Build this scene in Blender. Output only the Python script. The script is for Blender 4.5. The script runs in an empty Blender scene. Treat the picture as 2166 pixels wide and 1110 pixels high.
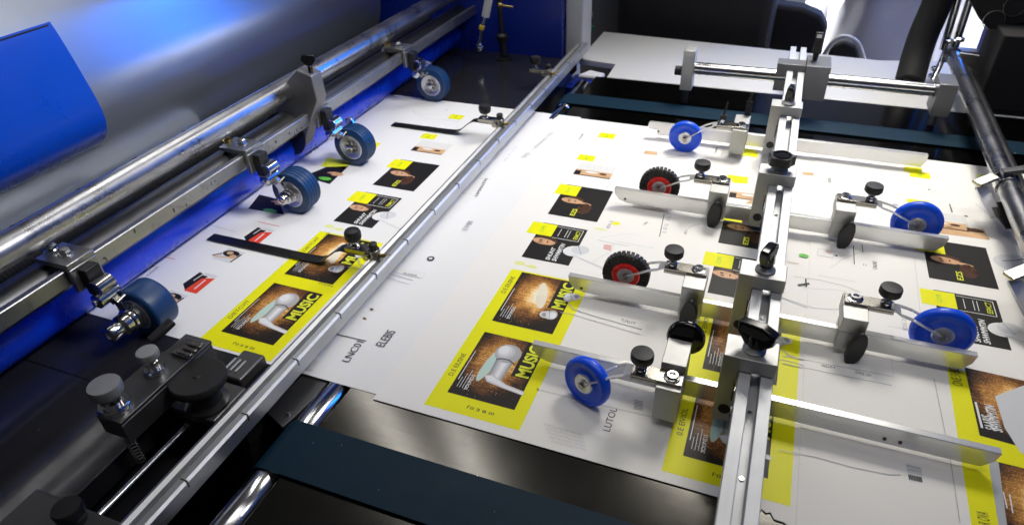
import bpy, bmesh, math, random
from mathutils import Vector, Matrix
random.seed(7)
S = 0.5                      # scene metres per building unit (camera stands 1 unit above the table)
scn = bpy.context.scene
COL = scn.collection
R_ = math.radians

# ------------------------------------------------------------------ camera
CR = Vector((0.93178434, 0.36144075, -0.03374205))
CD = Vector((0.18278918, -0.54746084, -0.81662399))
CF = Vector((-0.31363364, 0.75474977, -0.5761829))
FPX, CX, CY = 1424.13, 1083.0, 555.0
cd = bpy.data.cameras.new('camera'); cam = bpy.data.objects.new('camera', cd); COL.objects.link(cam)
up, back = -CD, -CF
cam.matrix_world = Matrix(((CR.x, up.x, back.x, 0), (CR.y, up.y, back.y, 0), (CR.z, up.z, back.z, S), (0, 0, 0, 1)))
cd.sensor_width = 36.0; cd.lens = FPX / 2166.0 * 36.0; cd.clip_start = 0.01; cd.clip_end = 60
cd.dof.use_dof = True; cd.dof.focus_distance = 0.72; cd.dof.aperture_fstop = 9.0
scn.camera = cam

# ------------------------------------------------------------------ world and lamps
w = bpy.data.worlds.new('World'); scn.world = w; w.use_nodes = True
nt = w.node_tree; bg = nt.nodes['Background']
tc = nt.nodes.new('ShaderNodeTexCoord'); sx_ = nt.nodes.new('ShaderNodeSeparateXYZ'); rp = nt.nodes.new('ShaderNodeValToRGB')
nt.links.new(tc.outputs['Generated'], sx_.inputs[0]); nt.links.new(sx_.outputs['Z'], rp.inputs[0]); nt.links.new(rp.outputs[0], bg.inputs[0])
rp.color_ramp.elements[0].position = 0.0; rp.color_ramp.elements[0].color = (0.10, 0.10, 0.105, 1)
rp.color_ramp.elements[1].position = 0.9; rp.color_ramp.elements[1].color = (0.31, 0.31, 0.325, 1)
bg.inputs[1].default_value = 0.20

def area(name, loc, target, sx, sy, power, color=(1, 1, 1), spread=180):
    l = bpy.data.lights.new(name, 'AREA'); l.shape = 'RECTANGLE'; l.size = sx * S; l.size_y = sy * S
    l.energy = power * S * S; l.color = color; l.spread = R_(spread)
    o = bpy.data.objects.new(name, l); COL.objects.link(o)
    o.location = Vector(loc) * S
    d = (Vector(target) - Vector(loc)); o.rotation_euler = d.to_track_quat('-Z', 'Y').to_euler()
    return o
area('overhead_fill', (0.2, 0.9, 3.8), (0.1, 1.7, 0), 2.6, 1.2, 9, (1.0, 0.98, 0.95), 90)  # added fill from above, softens the shadows in front of the bars
area('key_light', (0.20, 3.22, 2.4), (0.08, 2.25, 0), 0.9, 0.8, 13.5, (1.0, 0.96, 0.88), 64)  # added key light, its falloff darkens the near end of the sheets
area('strip_lamp', (-1.37, 2.5, 2.7), (-1.2, 2.3, 0), 0.13, 1.5, 4.2, (1.0, 0.98, 0.94), 120)
area('strip_lamp', (-2.16, 2.7, 2.7), (-1.6, 2.3, 0), 0.13, 1.5, 4.2, (1.0, 0.98, 0.94), 120)
area('ceiling_or_fill_light', (0.9, 6.2, 4.4), (0.3, 2.8, 0), 0.5, 2.6, 9, (1.0, 0.99, 0.98))
area('side_fill', (1.2, 1.5, 3.0), (-1.8, 1.5, 0.35), 0.9, 0.9, 10, (1.0, 0.98, 0.96), 44)  # added fill from the right, brightens the blue cover and left wheels
area('ceiling_or_fill_light', (0.35, 5.4, 3.4), (1.5, 5.4, 1.2), 0.5, 6.0, 560, (0.98, 0.98, 1.0), 75)  # added light on the unseen blue panel mirrored in the guard
area('ceiling_or_fill_light', (0.7, 5.0, 2.6), (0.6, 5.2, -0.4), 1.6, 0.5, 12, (1.0, 0.99, 0.98), 100)  # added fill, brightens the white sacks behind the ledge

scn.view_settings.view_transform = 'Standard'; scn.view_settings.look = 'None'
scn.view_settings.exposure = 0.08; scn.view_settings.gamma = 1.0
scn.view_settings.use_curve_mapping = False
scn.render.engine = 'CYCLES'

# ------------------------------------------------------------------ pixel to place (table plane or a known height / depth)
def ray(px, py): return CR * (px - CX) + CD * (py - CY) + CF * FPX
def W(px, py, z=0.0):
    d = ray(px, py); t = (z - 1.0) / d.z; return Vector((d.x * t, d.y * t, z))
def WY(px, py, y):
    d = ray(px, py); t = y / d.y; return Vector((d.x * t, y, 1.0 + d.z * t))

# ------------------------------------------------------------------ materials
MATS = {}
def mat(name, col, rough=0.5, metal=0.0, var=0.08, nscale=30, stretch=(1, 1, 1), bump=0.0, rvar=0.1, coat=0.0, spec=0.5, aniso=0.0, scratches=0.0, dust=0.0):
    m = bpy.data.materials.new(name); m.use_nodes = True; n = m.node_tree.nodes; L = m.node_tree.links
    b = n['Principled BSDF']; b.inputs['Metallic'].default_value = metal
    b.inputs['Coat Weight'].default_value = coat; b.inputs['Coat Roughness'].default_value = 0.08
    b.inputs['Specular IOR Level'].default_value = spec
    if aniso: b.inputs['Anisotropic'].default_value = aniso
    tc = n.new('ShaderNodeTexCoord'); mp = n.new('ShaderNodeMapping'); mp.inputs['Scale'].default_value = stretch
    no = n.new('ShaderNodeTexNoise'); no.inputs['Scale'].default_value = nscale; no.inputs['Detail'].default_value = 6; no.inputs['Roughness'].default_value = .6
    L.new(tc.outputs['Object'], mp.inputs[0]); L.new(mp.outputs[0], no.inputs['Vector'])
    mx = n.new('ShaderNodeMix'); mx.data_type = 'RGBA'
    mx.inputs[6].default_value = (*[c * (1 - var) for c in col], 1); mx.inputs[7].default_value = (*[min(1, c * (1 + var)) for c in col], 1)
    L.new(no.outputs['Fac'], mx.inputs[0]); colout = mx.outputs[2]
    mr = n.new('ShaderNodeMapRange'); mr.inputs[1].default_value = .25; mr.inputs[2].default_value = .75
    mr.inputs[3].default_value = max(0.02, rough - rvar); mr.inputs[4].default_value = min(1, rough + rvar)
    n2 = n.new('ShaderNodeTexNoise'); n2.inputs['Scale'].default_value = nscale * .23; n2.inputs['Detail'].default_value = 8; n2.inputs['Roughness'].default_value = .7
    L.new(tc.outputs['Object'], n2.inputs['Vector'])
    L.new(n2.outputs['Fac'], mr.inputs[0]); L.new(mr.outputs[0], b.inputs['Roughness'])
    if scratches:
        vo = n.new('ShaderNodeTexNoise'); vo.inputs['Scale'].default_value = 14; vo.inputs['Detail'].default_value = 15; vo.inputs['Roughness'].default_value = .78; vo.inputs['Distortion'].default_value = 1.2
        L.new(tc.outputs['Object'], vo.inputs['Vector'])
        cr = n.new('ShaderNodeValToRGB'); cr.color_ramp.elements[0].position = .52; cr.color_ramp.elements[1].position = .66
        L.new(vo.outputs['Fac'], cr.inputs[0])
        m2 = n.new('ShaderNodeMix'); m2.data_type = 'RGBA'; mu = n.new('ShaderNodeMath'); mu.operation = 'MULTIPLY'; mu.inputs[1].default_value = scratches
        L.new(cr.outputs[0], mu.inputs[0]); L.new(mu.outputs[0], m2.inputs[0]); L.new(colout, m2.inputs[6]); m2.inputs[7].default_value = (*[c * .35 for c in col], 1); colout = m2.outputs[2]
    if dust:
        vd = n.new('ShaderNodeTexVoronoi'); vd.inputs['Scale'].default_value = 75; vd.inputs['Randomness'].default_value = 1
        L.new(tc.outputs['Object'], vd.inputs['Vector'])
        lt = n.new('ShaderNodeMath'); lt.operation = 'LESS_THAN'; lt.inputs[1].default_value = dust
        L.new(vd.outputs['Distance'], lt.inputs[0])
        m3 = n.new('ShaderNodeMix'); m3.data_type = 'RGBA'; L.new(lt.outputs[0], m3.inputs[0]); L.new(colout, m3.inputs[6]); m3.inputs[7].default_value = (.55, .55, .5, 1); colout = m3.outputs[2]
    L.new(colout, b.inputs['Base Color'])
    if bump:
        bp = n.new('ShaderNodeBump'); bp.inputs['Strength'].default_value = bump; bp.inputs['Distance'].default_value = .0005
        L.new(no.outputs['Fac'], bp.inputs['Height']); L.new(bp.outputs[0], b.inputs['Normal'])
    MATS[name] = m; return m

chrome = mat('chrome', (.62, .62, .63), .16, 1, .05, 60, rvar=.08, scratches=.25)
alu = mat('aluminium', (.56, .57, .59), .55, .85, .06, 200, (1, .03, 1), bump=.04, rvar=.06)
alu_l = mat('aluminium_channel', (.50, .51, .52), .42, .9, .06, 200, (1, .03, 1), bump=.04, rvar=.06)
alu_x = mat('aluminium_bar', (.84, .84, .82), .25, .65, .02, 30, (.03, 1, 1), rvar=.01)
alu_b = mat('aluminium_block', (.46, .46, .45), .50, .9, .06, 120, (1, 1, .1), bump=.06, rvar=.08)
spring = mat('spring_steel', (.36, .34, .30), .26, 1, .08, 90, rvar=.08)
tube_m = mat('worn_tube_steel', (.46, .46, .48), .30, 1, .10, 70, (1, .2, 1), bump=.05, rvar=.1, scratches=.5)
bar_m = mat('worn_bar_steel', (.42, .42, .42), .40, 1, .14, 120, (1, .25, 1), bump=.08, rvar=.1, scratches=.7)
cast_l = mat('plated_clamp_metal', (.36, .36, .36), .34, .95, .08, 60, rvar=.06)
cast_d = mat('dark_cast_metal', (.13, .13, .13), .40, .85, .15, 60, bump=.05)
cast = mat('grey_cast_metal', (.22, .22, .23), .45, .8, .12, 60, bump=.05)
dark_steel = mat('dark_steel', (.10, .10, .105), .35, .9, .2, 60, (1, .2, 1), bump=.05)
bed = mat('steel_bed', (.075, .072, .066), .16, 1, .12, 160, (.03, 1, 1), bump=.04, rvar=.015, scratches=.15, dust=.02)
dark_bed = mat('dark_painted_plate', (.018, .018, .022), .16, 0, .3, 12, bump=.03, rvar=.07, coat=.3, dust=.02)
void_m = mat('void_black', (.008, .008, .010), .30, 0, .3, 12, dust=.03)  # near-black, stands in for the shade inside holes and gaps
belt_m = mat('teal_belt', (.001, .017, .034), .5, 0, .25, 60, (.4, 1, 1), rvar=.08, dust=.03, spec=.2, bump=.15)
roller_m = mat('roller_steel', (.50, .50, .52), .15, 1, .08, 80, (.2, 1, 1), rvar=.08, scratches=.4)
blk = mat('black_plastic', (.007, .007, .008), .48, 0, .2, 60, rvar=.08, bump=.06)
blk_gloss = mat('black_gloss_plastic', (.008, .008, .010), .13, 0, .2, 60, rvar=.05)
blk_rough = mat('black_rubber', (.011, .010, .010), .6, 0, .2, 60)
strip_m = mat('black_spring_strip', (.035, .034, .032), .30, .8, .2, 60, rvar=.08)
blue_disc = mat('blue_nylon', (.008, .095, .90), .34, 0, .16, 22, rvar=.14, bump=.06)
blue_tyre = mat('blue_rubber_tyre', (.003, .036, .125), .42, 0, .10, 60, rvar=.08, bump=.05)
rim_m = mat('silver_rim', (.62, .62, .64), .32, .75, .05, 60)
red_m = mat('red_plastic', (.80, .025, .02), .30, 0, .1, 50)
blue_paint = mat('blue_paint', (.005, .022, .26), .30, 0, .08, 20, bump=.03)
blue_cover_m = mat('blue_plastic_sheet', (.001, .055, .44), .30, 0, .04, 12, coat=.0)
blue_roll_m = mat('blue_roller_rubber', (.002, .045, .66), .28, 0, .10, 30, (1, .15, 1), rvar=.08)
reflection_blue_m = mat('reflection_panel_blue', (.008, .20, .95), .6, 0, .04, 8, spec=.1)  # blue of the added panel that the guard mirrors
drum_m = mat('brushed_guard_steel', (.55, .60, .68), .29, .92, .03, 120, (1, .03, 1), rvar=.012)
grey_panel = mat('grey_panel_metal', (.30, .30, .30), .35, .7, .08, 60, (1, .05, 1))
white_p = mat('white_paint', (.56, .56, .555), .35, 0, .05, 12, rvar=.1)
floor_m = mat('floor_paint', (.5, .5, .52), .4, 0, .15, 3)
black_cloth = mat('black_cloth', (.011, .010, .011), .75, 0, .3, 8, bump=.3)
bag_m = mat('white_bag', (.56, .56, .59), .5, 0, .08, 6, bump=.3)
foam = mat('foam_hose', (.012, .012, .012), .65, 0, .2, 90, bump=.2)
brass = mat('brass', (.45, .33, .12), .3, 1)
green_m = mat('green_plastic', (.02, .25, .06), .4, 0)
yellow_m = mat('yellow_plastic', (.7, .5, .03), .4, 0)
ink = mat('black_ink_mark', (.01, .01, .01), .5, 0)
# prints
def prt(name, col, rough=.45, var=.03): return mat(name, col, rough, 0, var, 20, rvar=.05, spec=.25)
paper = mat('coated_paper', (.80, .782, .75), .50, 0, .012, 5, rvar=.06, spec=.25)
paper_b = mat('coated_paper_cool', (.77, .768, .765), .46, 0, .012, 5, rvar=.06, spec=.3)
P_yel = prt('print_yellow', (.80, .78, .001)); P_blk = prt('print_black', (.012, .011, .010)); P_wht = prt('print_white', (.74, .75, .75))
P_skin = mat('print_skin', (.62, .36, .20), .3, 0, .5, 160); P_hair = mat('print_brown', (.07, .03, .015), .3, 0, .5, 140)
P_gry = prt('print_grey', (.42, .44, .47)); P_lgry = prt('print_pale_grey', (.62, .63, .65)); P_red = prt('print_red', (.70, .06, .03))
P_grn = mat('print_green', (.12, .50, .05), .3, 0, .5, 120); P_ylt = prt('print_light_yellow', (.74, .78, .04)); P_tan = mat('print_wood', (.62, .40, .22), .3, 0, .5, 90, (.3, 1, 1))
P_fnt = prt('print_faint_grey', (.60, .60, .60)); P_ink = prt('print_fine_black', (.04, .04, .04)); P_teal = prt('print_pale_green', (.50, .66, .60)); P_pink = prt('print_pink', (.7, .42, .4))
P_cream = mat('print_cream_glow', (.80, .74, .58), .45, 0, .2, 60, spec=.25); P_fyel = prt('print_faint_yellow', (.74, .77, .30)); P_shd = prt('print_soft_grey', (.70, .695, .68)); P_beige = prt('print_beige', (.72, .69, .63))

def poster_mat(name, variant=0):
    m = bpy.data.materials.new(name); m.use_nodes = True; n = m.node_tree.nodes; L = m.node_tree.links
    b = n['Principled BSDF']; b.inputs['Roughness'].default_value = .45; b.inputs['Specular IOR Level'].default_value = .25
    uv = n.new('ShaderNodeUVMap')
    mp = n.new('ShaderNodeMapping'); mp.inputs['Location'].default_value = (-.48, -.60, 0)
    L.new(uv.outputs[0], mp.inputs[0])
    ln = n.new('ShaderNodeVectorMath'); ln.operation = 'LENGTH'; L.new(mp.outputs[0], ln.inputs[0])
    ns = n.new('ShaderNodeTexNoise'); ns.inputs['Scale'].default_value = 5; ns.inputs['Detail'].default_value = 6; L.new(uv.outputs[0], ns.inputs['Vector'])
    fine = n.new('ShaderNodeTexVoronoi'); fine.inputs['Scale'].default_value = 48; L.new(uv.outputs[0], fine.inputs['Vector'])
    m1 = n.new('ShaderNodeMapping'); m1.inputs['Scale'].default_value = (3, 60, 1); m1.inputs['Rotation'].default_value = (0, 0, .9 + variant); L.new(uv.outputs[0], m1.inputs[0])
    st = n.new('ShaderNodeTexNoise'); st.inputs['Scale'].default_value = 1; st.inputs['Detail'].default_value = 3; L.new(m1.outputs[0], st.inputs['Vector'])
    a = n.new('ShaderNodeMath'); a.operation = 'MULTIPLY_ADD'; a.inputs[1].default_value = .40; L.new(ns.outputs['Fac'], a.inputs[0]); L.new(ln.outputs['Value'], a.inputs[2])
    a2 = n.new('ShaderNodeMath'); a2.operation = 'MULTIPLY_ADD'; a2.inputs[1].default_value = .28; L.new(st.outputs['Fac'], a2.inputs[0]); L.new(a.outputs[0], a2.inputs[2])
    fm = n.new('ShaderNodeMapRange'); fm.inputs[1].default_value = 0; fm.inputs[2].default_value = .45; fm.inputs[3].default_value = -.10; fm.inputs[4].default_value = .05
    L.new(fine.outputs['Distance'], fm.inputs[0])
    a3 = n.new('ShaderNodeMath'); a3.operation = 'ADD'; L.new(a2.outputs[0], a3.inputs[0]); L.new(fm.outputs[0], a3.inputs[1])
    r = n.new('ShaderNodeValToRGB'); e = r.color_ramp.elements
    e[0].position = .42; e[0].color = (.90, .82, .62, 1); e[1].position = .90; e[1].color = (.012, .008, .006, 1)
    for p, c in ((.52, (.92, .60, .22, 1)), (.63, (.58, .27, .06, 1)), (.76, (.16, .06, .015, 1))):
        x = e.new(p); x.color = c
    L.new(a3.outputs[0], r.inputs[0]); L.new(r.outputs[0], b.inputs['Base Color']); return m
P_post = [poster_mat('print_gold_sparks', 0), poster_mat('print_gold_streaks', .5)]

# ------------------------------------------------------------------ mesh builder (building units)
class MB:
    def __init__(s): s.v = []; s.f = []; s.mi = []; s.uv = []; s.M = Matrix.Identity(4)
    def add(s, vs, fs, m=0, uvs=None):
        o = len(s.v)
        for i, v in enumerate(vs):
            s.v.append(s.M @ Vector(v)); s.uv.append(uvs[i] if uvs else (0, 0))
        for f in fs: s.f.append([o + i for i in f]); s.mi.append(m)
        return s
    def box(s, x0, x1, y0, y1, z0, z1, m=0):
        v = [(x, y, z) for z in (z0, z1) for y in (y0, y1) for x in (x0, x1)]
        return s.add(v, [(0, 2, 3, 1), (4, 5, 7, 6), (0, 1, 5, 4), (2, 6, 7, 3), (0, 4, 6, 2), (1, 3, 7, 5)], m)
    def bar(s, a, b, wd, ht, m=0, upv=(0, 0, 1)):
        a, b = Vector(a), Vector(b); d = (b - a).normalized(); r = d.cross(Vector(upv)).normalized(); u = r.cross(d)
        v = []
        for p in (a, b):
            for i, j in ((-1, -1), (1, -1), (1, 1), (-1, 1)): v.append(p + r * (wd / 2 * i) + u * (ht / 2 * j))
        return s.add(v, [(3, 2, 1, 0), (4, 5, 6, 7), (0, 1, 5, 4), (1, 2, 6, 5), (2, 3, 7, 6), (3, 0, 4, 7)], m)
    def lathe(s, base, axis, prof, seg=32, knurl=None, m=0, cap=True):
        base = Vector(base); ax = Vector(axis).normalized()
        t = Vector((1, 0, 0)) if abs(ax.x) < .9 else Vector((0, 1, 0))
        e1 = ax.cross(t).normalized(); e2 = ax.cross(e1)
        v = []
        for k, (r, h) in enumerate(prof):
            for i in range(seg):
                a = 2 * math.pi * i / seg; rr = r
                if knurl and k in knurl[0] and i % 2: rr = r * (1 - knurl[1])
                v.append(base + ax * h + (e1 * math.cos(a) + e2 * math.sin(a)) * rr)
        fs = []
        for k in range(len(prof) - 1):
            for i in range(seg):
                j = (i + 1) % seg; fs.append((k * seg + i, k * seg + j, (k + 1) * seg + j, (k + 1) * seg + i))
        if cap: fs.append(tuple(range(seg - 1, -1, -1))); fs.append(tuple(range((len(prof) - 1) * seg, len(prof) * seg)))
        return s.add(v, fs, m)
    def cyl(s, a, b, r, seg=24, r2=None, m=0):
        a, b = Vector(a), Vector(b); h = (b - a).length
        return s.lathe(a, b - a, [(r, 0), (r if r2 is None else r2, h)], seg, m=m)
    def prism(s, pts, vec, m=0):
        vec = Vector(vec); p = [Vector(q) for q in pts]; n = len(p)
        fs = [tuple(range(n - 1, -1, -1)), tuple(range(n, 2 * n))] + [(i, (i + 1) % n, (i + 1) % n + n, i + n) for i in range(n)]
        return s.add(p + [q + vec for q in p], fs, m)
    def poly(s, pts, m=0, uvs=None): return s.add(pts, [tuple(range(len(pts)))], m, uvs)
    def path(s, pts, r, seg=10, m=0):
        pts = [Vector(p) for p in pts]; rings = []; u = None
        for i, p in enumerate(pts):
            d = (pts[min(i + 1, len(pts) - 1)] - pts[max(i - 1, 0)]).normalized()
            if u is None: u = d.orthogonal().normalized()
            u = (u - d * u.dot(d)).normalized(); wv = d.cross(u)
            rr = r[i] if isinstance(r, (list, tuple)) else r
            rings.append([p + (u * math.cos(2 * math.pi * k / seg) + wv * math.sin(2 * math.pi * k / seg)) * rr for k in range(seg)])
        v = [q for g in rings for q in g]; fs = []
        for k in range(len(rings) - 1):
            for i in range(seg):
                j = (i + 1) % seg; fs.append((k * seg + i, k * seg + j, (k + 1) * seg + j, (k + 1) * seg + i))
        fs.append(tuple(range(seg - 1, -1, -1))); fs.append(tuple(range((len(rings) - 1) * seg, len(rings) * seg)))
        return s.add(v, fs, m)
    def ribbon(s, pts, wvec, th, m=0):      # strip: path pts, half width vector, thickness along z
        wv = Vector(wvec); v = []
        for p in pts:
            p = Vector(p); v += [p - wv, p + wv, p + wv + Vector((0, 0, th)), p - wv + Vector((0, 0, th))]
        fs = [(3, 2, 1, 0)]
        for k in range(len(pts) - 1):
            a = 4 * k; b = a + 4
            for i in range(4): fs.append((a + i, a + (i + 1) % 4, b + (i + 1) % 4, b + i))
        n = 4 * (len(pts) - 1); fs.append((n, n + 1, n + 2, n + 3)); return s.add(v, fs, m)

def put(name, mb, mats, parent=None, org=(0, 0, 0), bev=0.0, smooth=40, label=None):
    if not isinstance(mats, (list, tuple)): mats = [mats]
    org = Vector(org)
    me = bpy.data.meshes.new(name)
    me.from_pydata([tuple((v - org) * S) for v in mb.v], [], mb.f)
    for m in mats: me.materials.append(m)
    for p, mi in zip(me.polygons, mb.mi): p.material_index = mi
    if any(u != (0, 0) for u in mb.uv):
        ul = me.uv_layers.new(name='UVMap')
        for l in me.loops: ul.data[l.index].uv = mb.uv[l.vertex_index]
    me.update()
    b = bmesh.new(); b.from_mesh(me); bmesh.ops.recalc_face_normals(b, faces=b.faces) if smooth else None
    b.to_mesh(me); b.free()
    if smooth:
        for p in me.polygons: p.use_smooth = True
        me.set_sharp_from_angle(angle=R_(smooth))
    o = bpy.data.objects.new(name, me); COL.objects.link(o)
    if parent is not None: o.parent = parent
    else: o.location = org * S
    if bev:
        md = o.modifiers.new('bevel', 'BEVEL'); md.width = bev * S; md.segments = 2; md.limit_method = 'ANGLE'; md.angle_limit = R_(50)
        md.harden_normals = False
    if label: o['label'] = label
    return o
class Thing:
    def __init__(s, name, label, cat, loc, group=None):
        s.o = bpy.data.objects.new(name, None); COL.objects.link(s.o); s.org = Vector(loc); s.o.location = s.org * S
        s.o.empty_display_size = .02
        s.o['label'] = label; s.o['category'] = cat
        if group: s.o['group'] = group
    def part(s, name, mb, mats, parent=None, bev=0.0, smooth=40, label=None):
        return put(name, mb, mats, parent or s.o, s.org, bev, smooth, label)
def single(name, mb, mats, label, cat, org=(0, 0, 0), group=None, bev=0.0, smooth=40):
    o = put(name, mb, mats, None, org, bev, smooth); o['label'] = label; o['category'] = cat
    if group: o['group'] = group
    return o
def struct(name, mb, mats, org=(0, 0, 0), **k):
    o = put(name, mb, mats, None, org, **k); o['kind'] = 'structure'; return o

# text outlines, laid flat; returns verts, faces (size 1 text) centred vertically, starting at 0
_tc = {}
def text_geo(s, bold=0.0, shear=0.0):
    k = (s, bold, shear)
    if k in _tc: return _tc[k]
    c = bpy.data.curves.new('t', 'FONT'); c.body = s; c.size = 1.0; c.offset = bold; c.shear = shear; c.resolution_u = 3
    o = bpy.data.objects.new('t', c); COL.objects.link(o)
    me = bpy.data.meshes.new_from_object(o)
    vs = [tuple(v.co) for v in me.vertices]; fs = [tuple(p.vertices) for p in me.polygons]
    bpy.data.objects.remove(o); bpy.data.meshes.remove(me); bpy.data.curves.remove(c)
    x0 = min(v[0] for v in vs); x1 = max(v[0] for v in vs); y0 = min(v[1] for v in vs); y1 = max(v[1] for v in vs)
    vs = [((v[0] - x0) / (x1 - x0), (v[1] - y0) / (y1 - y0)) for v in vs]
    _tc[k] = (vs, fs); return _tc[k]
def text_on(mb, s, start, end, height, z, m, bold=0.0, shear=0.0):
    """writing whose baseline runs start->end on the table plane, letters 'height' tall to the left of that line"""
    a = Vector((start[0], start[1], 0)); b = Vector((end[0], end[1], 0)); d = b - a; n = Vector((-d.y, d.x, 0)).normalized()
    vs, fs = text_geo(s, bold, shear)
    mb.add([a + d * u + n * (height * v) + Vector((0, 0, z)) for u, v in vs], fs, m)

# =================================================================== THE SETTING
m = MB(); m.box(-9, 9, -4, 14, -1.7, -1.6); struct('floor', m, floor_m)
m = MB(); m.box(-9, 9, 9.5, 9.7, -1.6, 5); struct('wall', m, white_p)

# =================================================================== FEED TABLE
T = Thing('feed_table', 'steel feed table bed of the press lying under the printed sheets', 'table', (0, 1.6, 0))
m = MB(); m.box(-.70, 1.6, -.15, 2.68, -.05, 0); T.part('steel_bed', m, bed, bev=.002)
m = MB(); m.box(-1.55, -.835, .62, 2.86, -.05, 0); m.box(-1.55, -1.02, -.3, .6195, -.05, 0); T.part('side_plate', m, dark_bed, bev=.002)
m = MB(); m.box(-2.6, -.60, -.6, 3.0, -.42, -.40); m.box(-2.6, 1.6, -.15, 2.9, -.62, -.60); T.part('lower_tray', m, void_m)
m = MB(); m.box(-.86, -.84, .62, 2.8, -.3, -.052); m.box(-.70, -.68, -.1, 2.66, -.3, -.052); m.box(-1.38, -1.36, .62, 2.8, -.3, -.052); T.part('frame_wall', m, dark_steel)
a = [W(640, 788), W(700, 803), W(597, 900), W(562, 868)]
m = MB(); m.prism([(p.x, p.y, -.012) for p in a], (0, 0, .008)); q = m
T.part('cover_plate', m, dark_steel, bev=.001)
m = MB(); c = W(602, 880); m.cyl((c.x, c.y + .01, -.004), (c.x, c.y + .01, .001), .004, 10); T.part('screw', m, chrome)
# rollers beside the bed
for (y0, y1, lab) in ((.42, .79, 'polished roller beside the near end of the bed under the wide teal belt'), (2.20, 2.62, 'polished roller beside the far end of the bed under the narrow teal belt')):
    t = Thing('drive_roller', lab, 'roller', (-.735, (y0 + y1) / 2, -.03), 'rollers beside the steel bed')
    m = MB(); m.lathe((-.735, y0, -.03), (0, 1, 0), [(.030, 0), (.034, .006), (.034, .13), (.033, .132), (.033, .136), (.034, .138), (.034, y1 - y0 - .006), (.03, y1 - y0)], 40); t.part('roller_body', m, roller_m)
    m = MB(); m.cyl((-.735, y0 - .05, -.03), (-.735, y1 + .05, -.03), .010, 16); t.part('shaft', m, dark_steel)
def belt(y0, y1, name, lab):
    pts = []
    for i in range(13):
        a = math.pi / 2 + math.pi * i / 12; pts.append((-.737 + .036 * math.cos(a), -.030 + .0335 * math.sin(a)))
    top = [(1.58, .0035)] + [(x, z + .0) for x, z in pts]
    outer = top + [(-.70, -.0635)]
    v = []; n = len(outer)
    m = MB(); th = .003
    for x, z in outer: m.v += [Vector((x, y0, z)), Vector((x, y1, z)), Vector((x, y1, z + th)), Vector((x, y0, z + th))]; m.uv += [(0, 0)] * 4
    for k in range(n - 1):
        a = 4 * k; b = a + 4
        for i in range(4): m.f.append([a + i, a + (i + 1) % 4, b + (i + 1) % 4, b + i]); m.mi.append(0)
    m.f.append([0, 1, 2, 3]); m.mi.append(0); a = 4 * (n - 1); m.f.append([a, a + 1, a + 2, a + 3]); m.mi.append(0)
    single(name, m, belt_m, lab, 'belt', (0, y0, 0), 'teal conveyor belts on the steel bed')
belt(.555, .672, 'conveyor_belt', 'wide teal conveyor belt in front of the sheets, nearest the camera')
belt(2.355, 2.455, 'conveyor_belt', 'teal conveyor belt behind the sheets, below the cross shaft')

# =================================================================== PRINTED SHEETS
ZS = {0: .0012, 1: .0028, 2: .0044}
EPS = .00024
def wavy(x0, x1, y0f, y1, th, z, n=90):
    m = MB(); top = []; 
    nx = n
    v = []; f = []
    ny = 14
    for i in range(nx + 1):
        x = x0 + (x1 - x0) * i / nx; ya = y0f(x)
        for j in range(ny + 1):
            v.append((x, ya + (y1 - ya) * j / ny, z))
    for i in range(nx):
        for j in range(ny):
            a = i * (ny + 1) + j; f.append((a, a + ny + 1, a + ny + 2, a + 1))
    m.add(v, f); n0 = len(v)
    return m
def sheet(idx, x0, x1, y0f, y1, label, mt):
    z = ZS[idx]
    t = Thing('printed_sheet', label, 'paper sheet', ((x0 + x1) / 2, 1.5, 0), 'printed sheets travelling over the bed')
    n = 120; bot = [(x0 + (x1 - x0) * i / n) for i in range(n + 1)]
    pts = [(x, y0f(x), z - .0012) for x in bot] + [(x1, y1, z - .0012), (x0, y1, z - .0012)]
    m = MB(); m.prism(pts, (0, 0, .0012)); o = t.part('paper', m, mt, smooth=0)
    return t
def y_left(x): return .788 if x < -.615 else .775
def tear(x):
    base = .773
    if x > .10:
        base = .770 + .006 * math.sin(60 * x) + .004 * math.sin(173 * x)
        base -= .03 * min(1, (x - .10) / .1)
        c = .285; base += max(0, .075 - abs(x - c) * (2.2 if x < c else 1.6))
        base += .004 * math.sin(410 * x)
    return base
S1 = sheet(0, -1.468, -.637, y_left, 2.25, 'leftmost printed sheet running under the blue roller, with the red and black prints', paper_b)
S2 = sheet(1, -.637, .165, tear, 2.236, 'middle printed sheet showing the two music posters beside the large blue wheel', paper)
S3 = sheet(2, .165, .86, tear, 2.236, 'rightmost printed sheet with torn lower edge below the long guide bars', paper)

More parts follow.
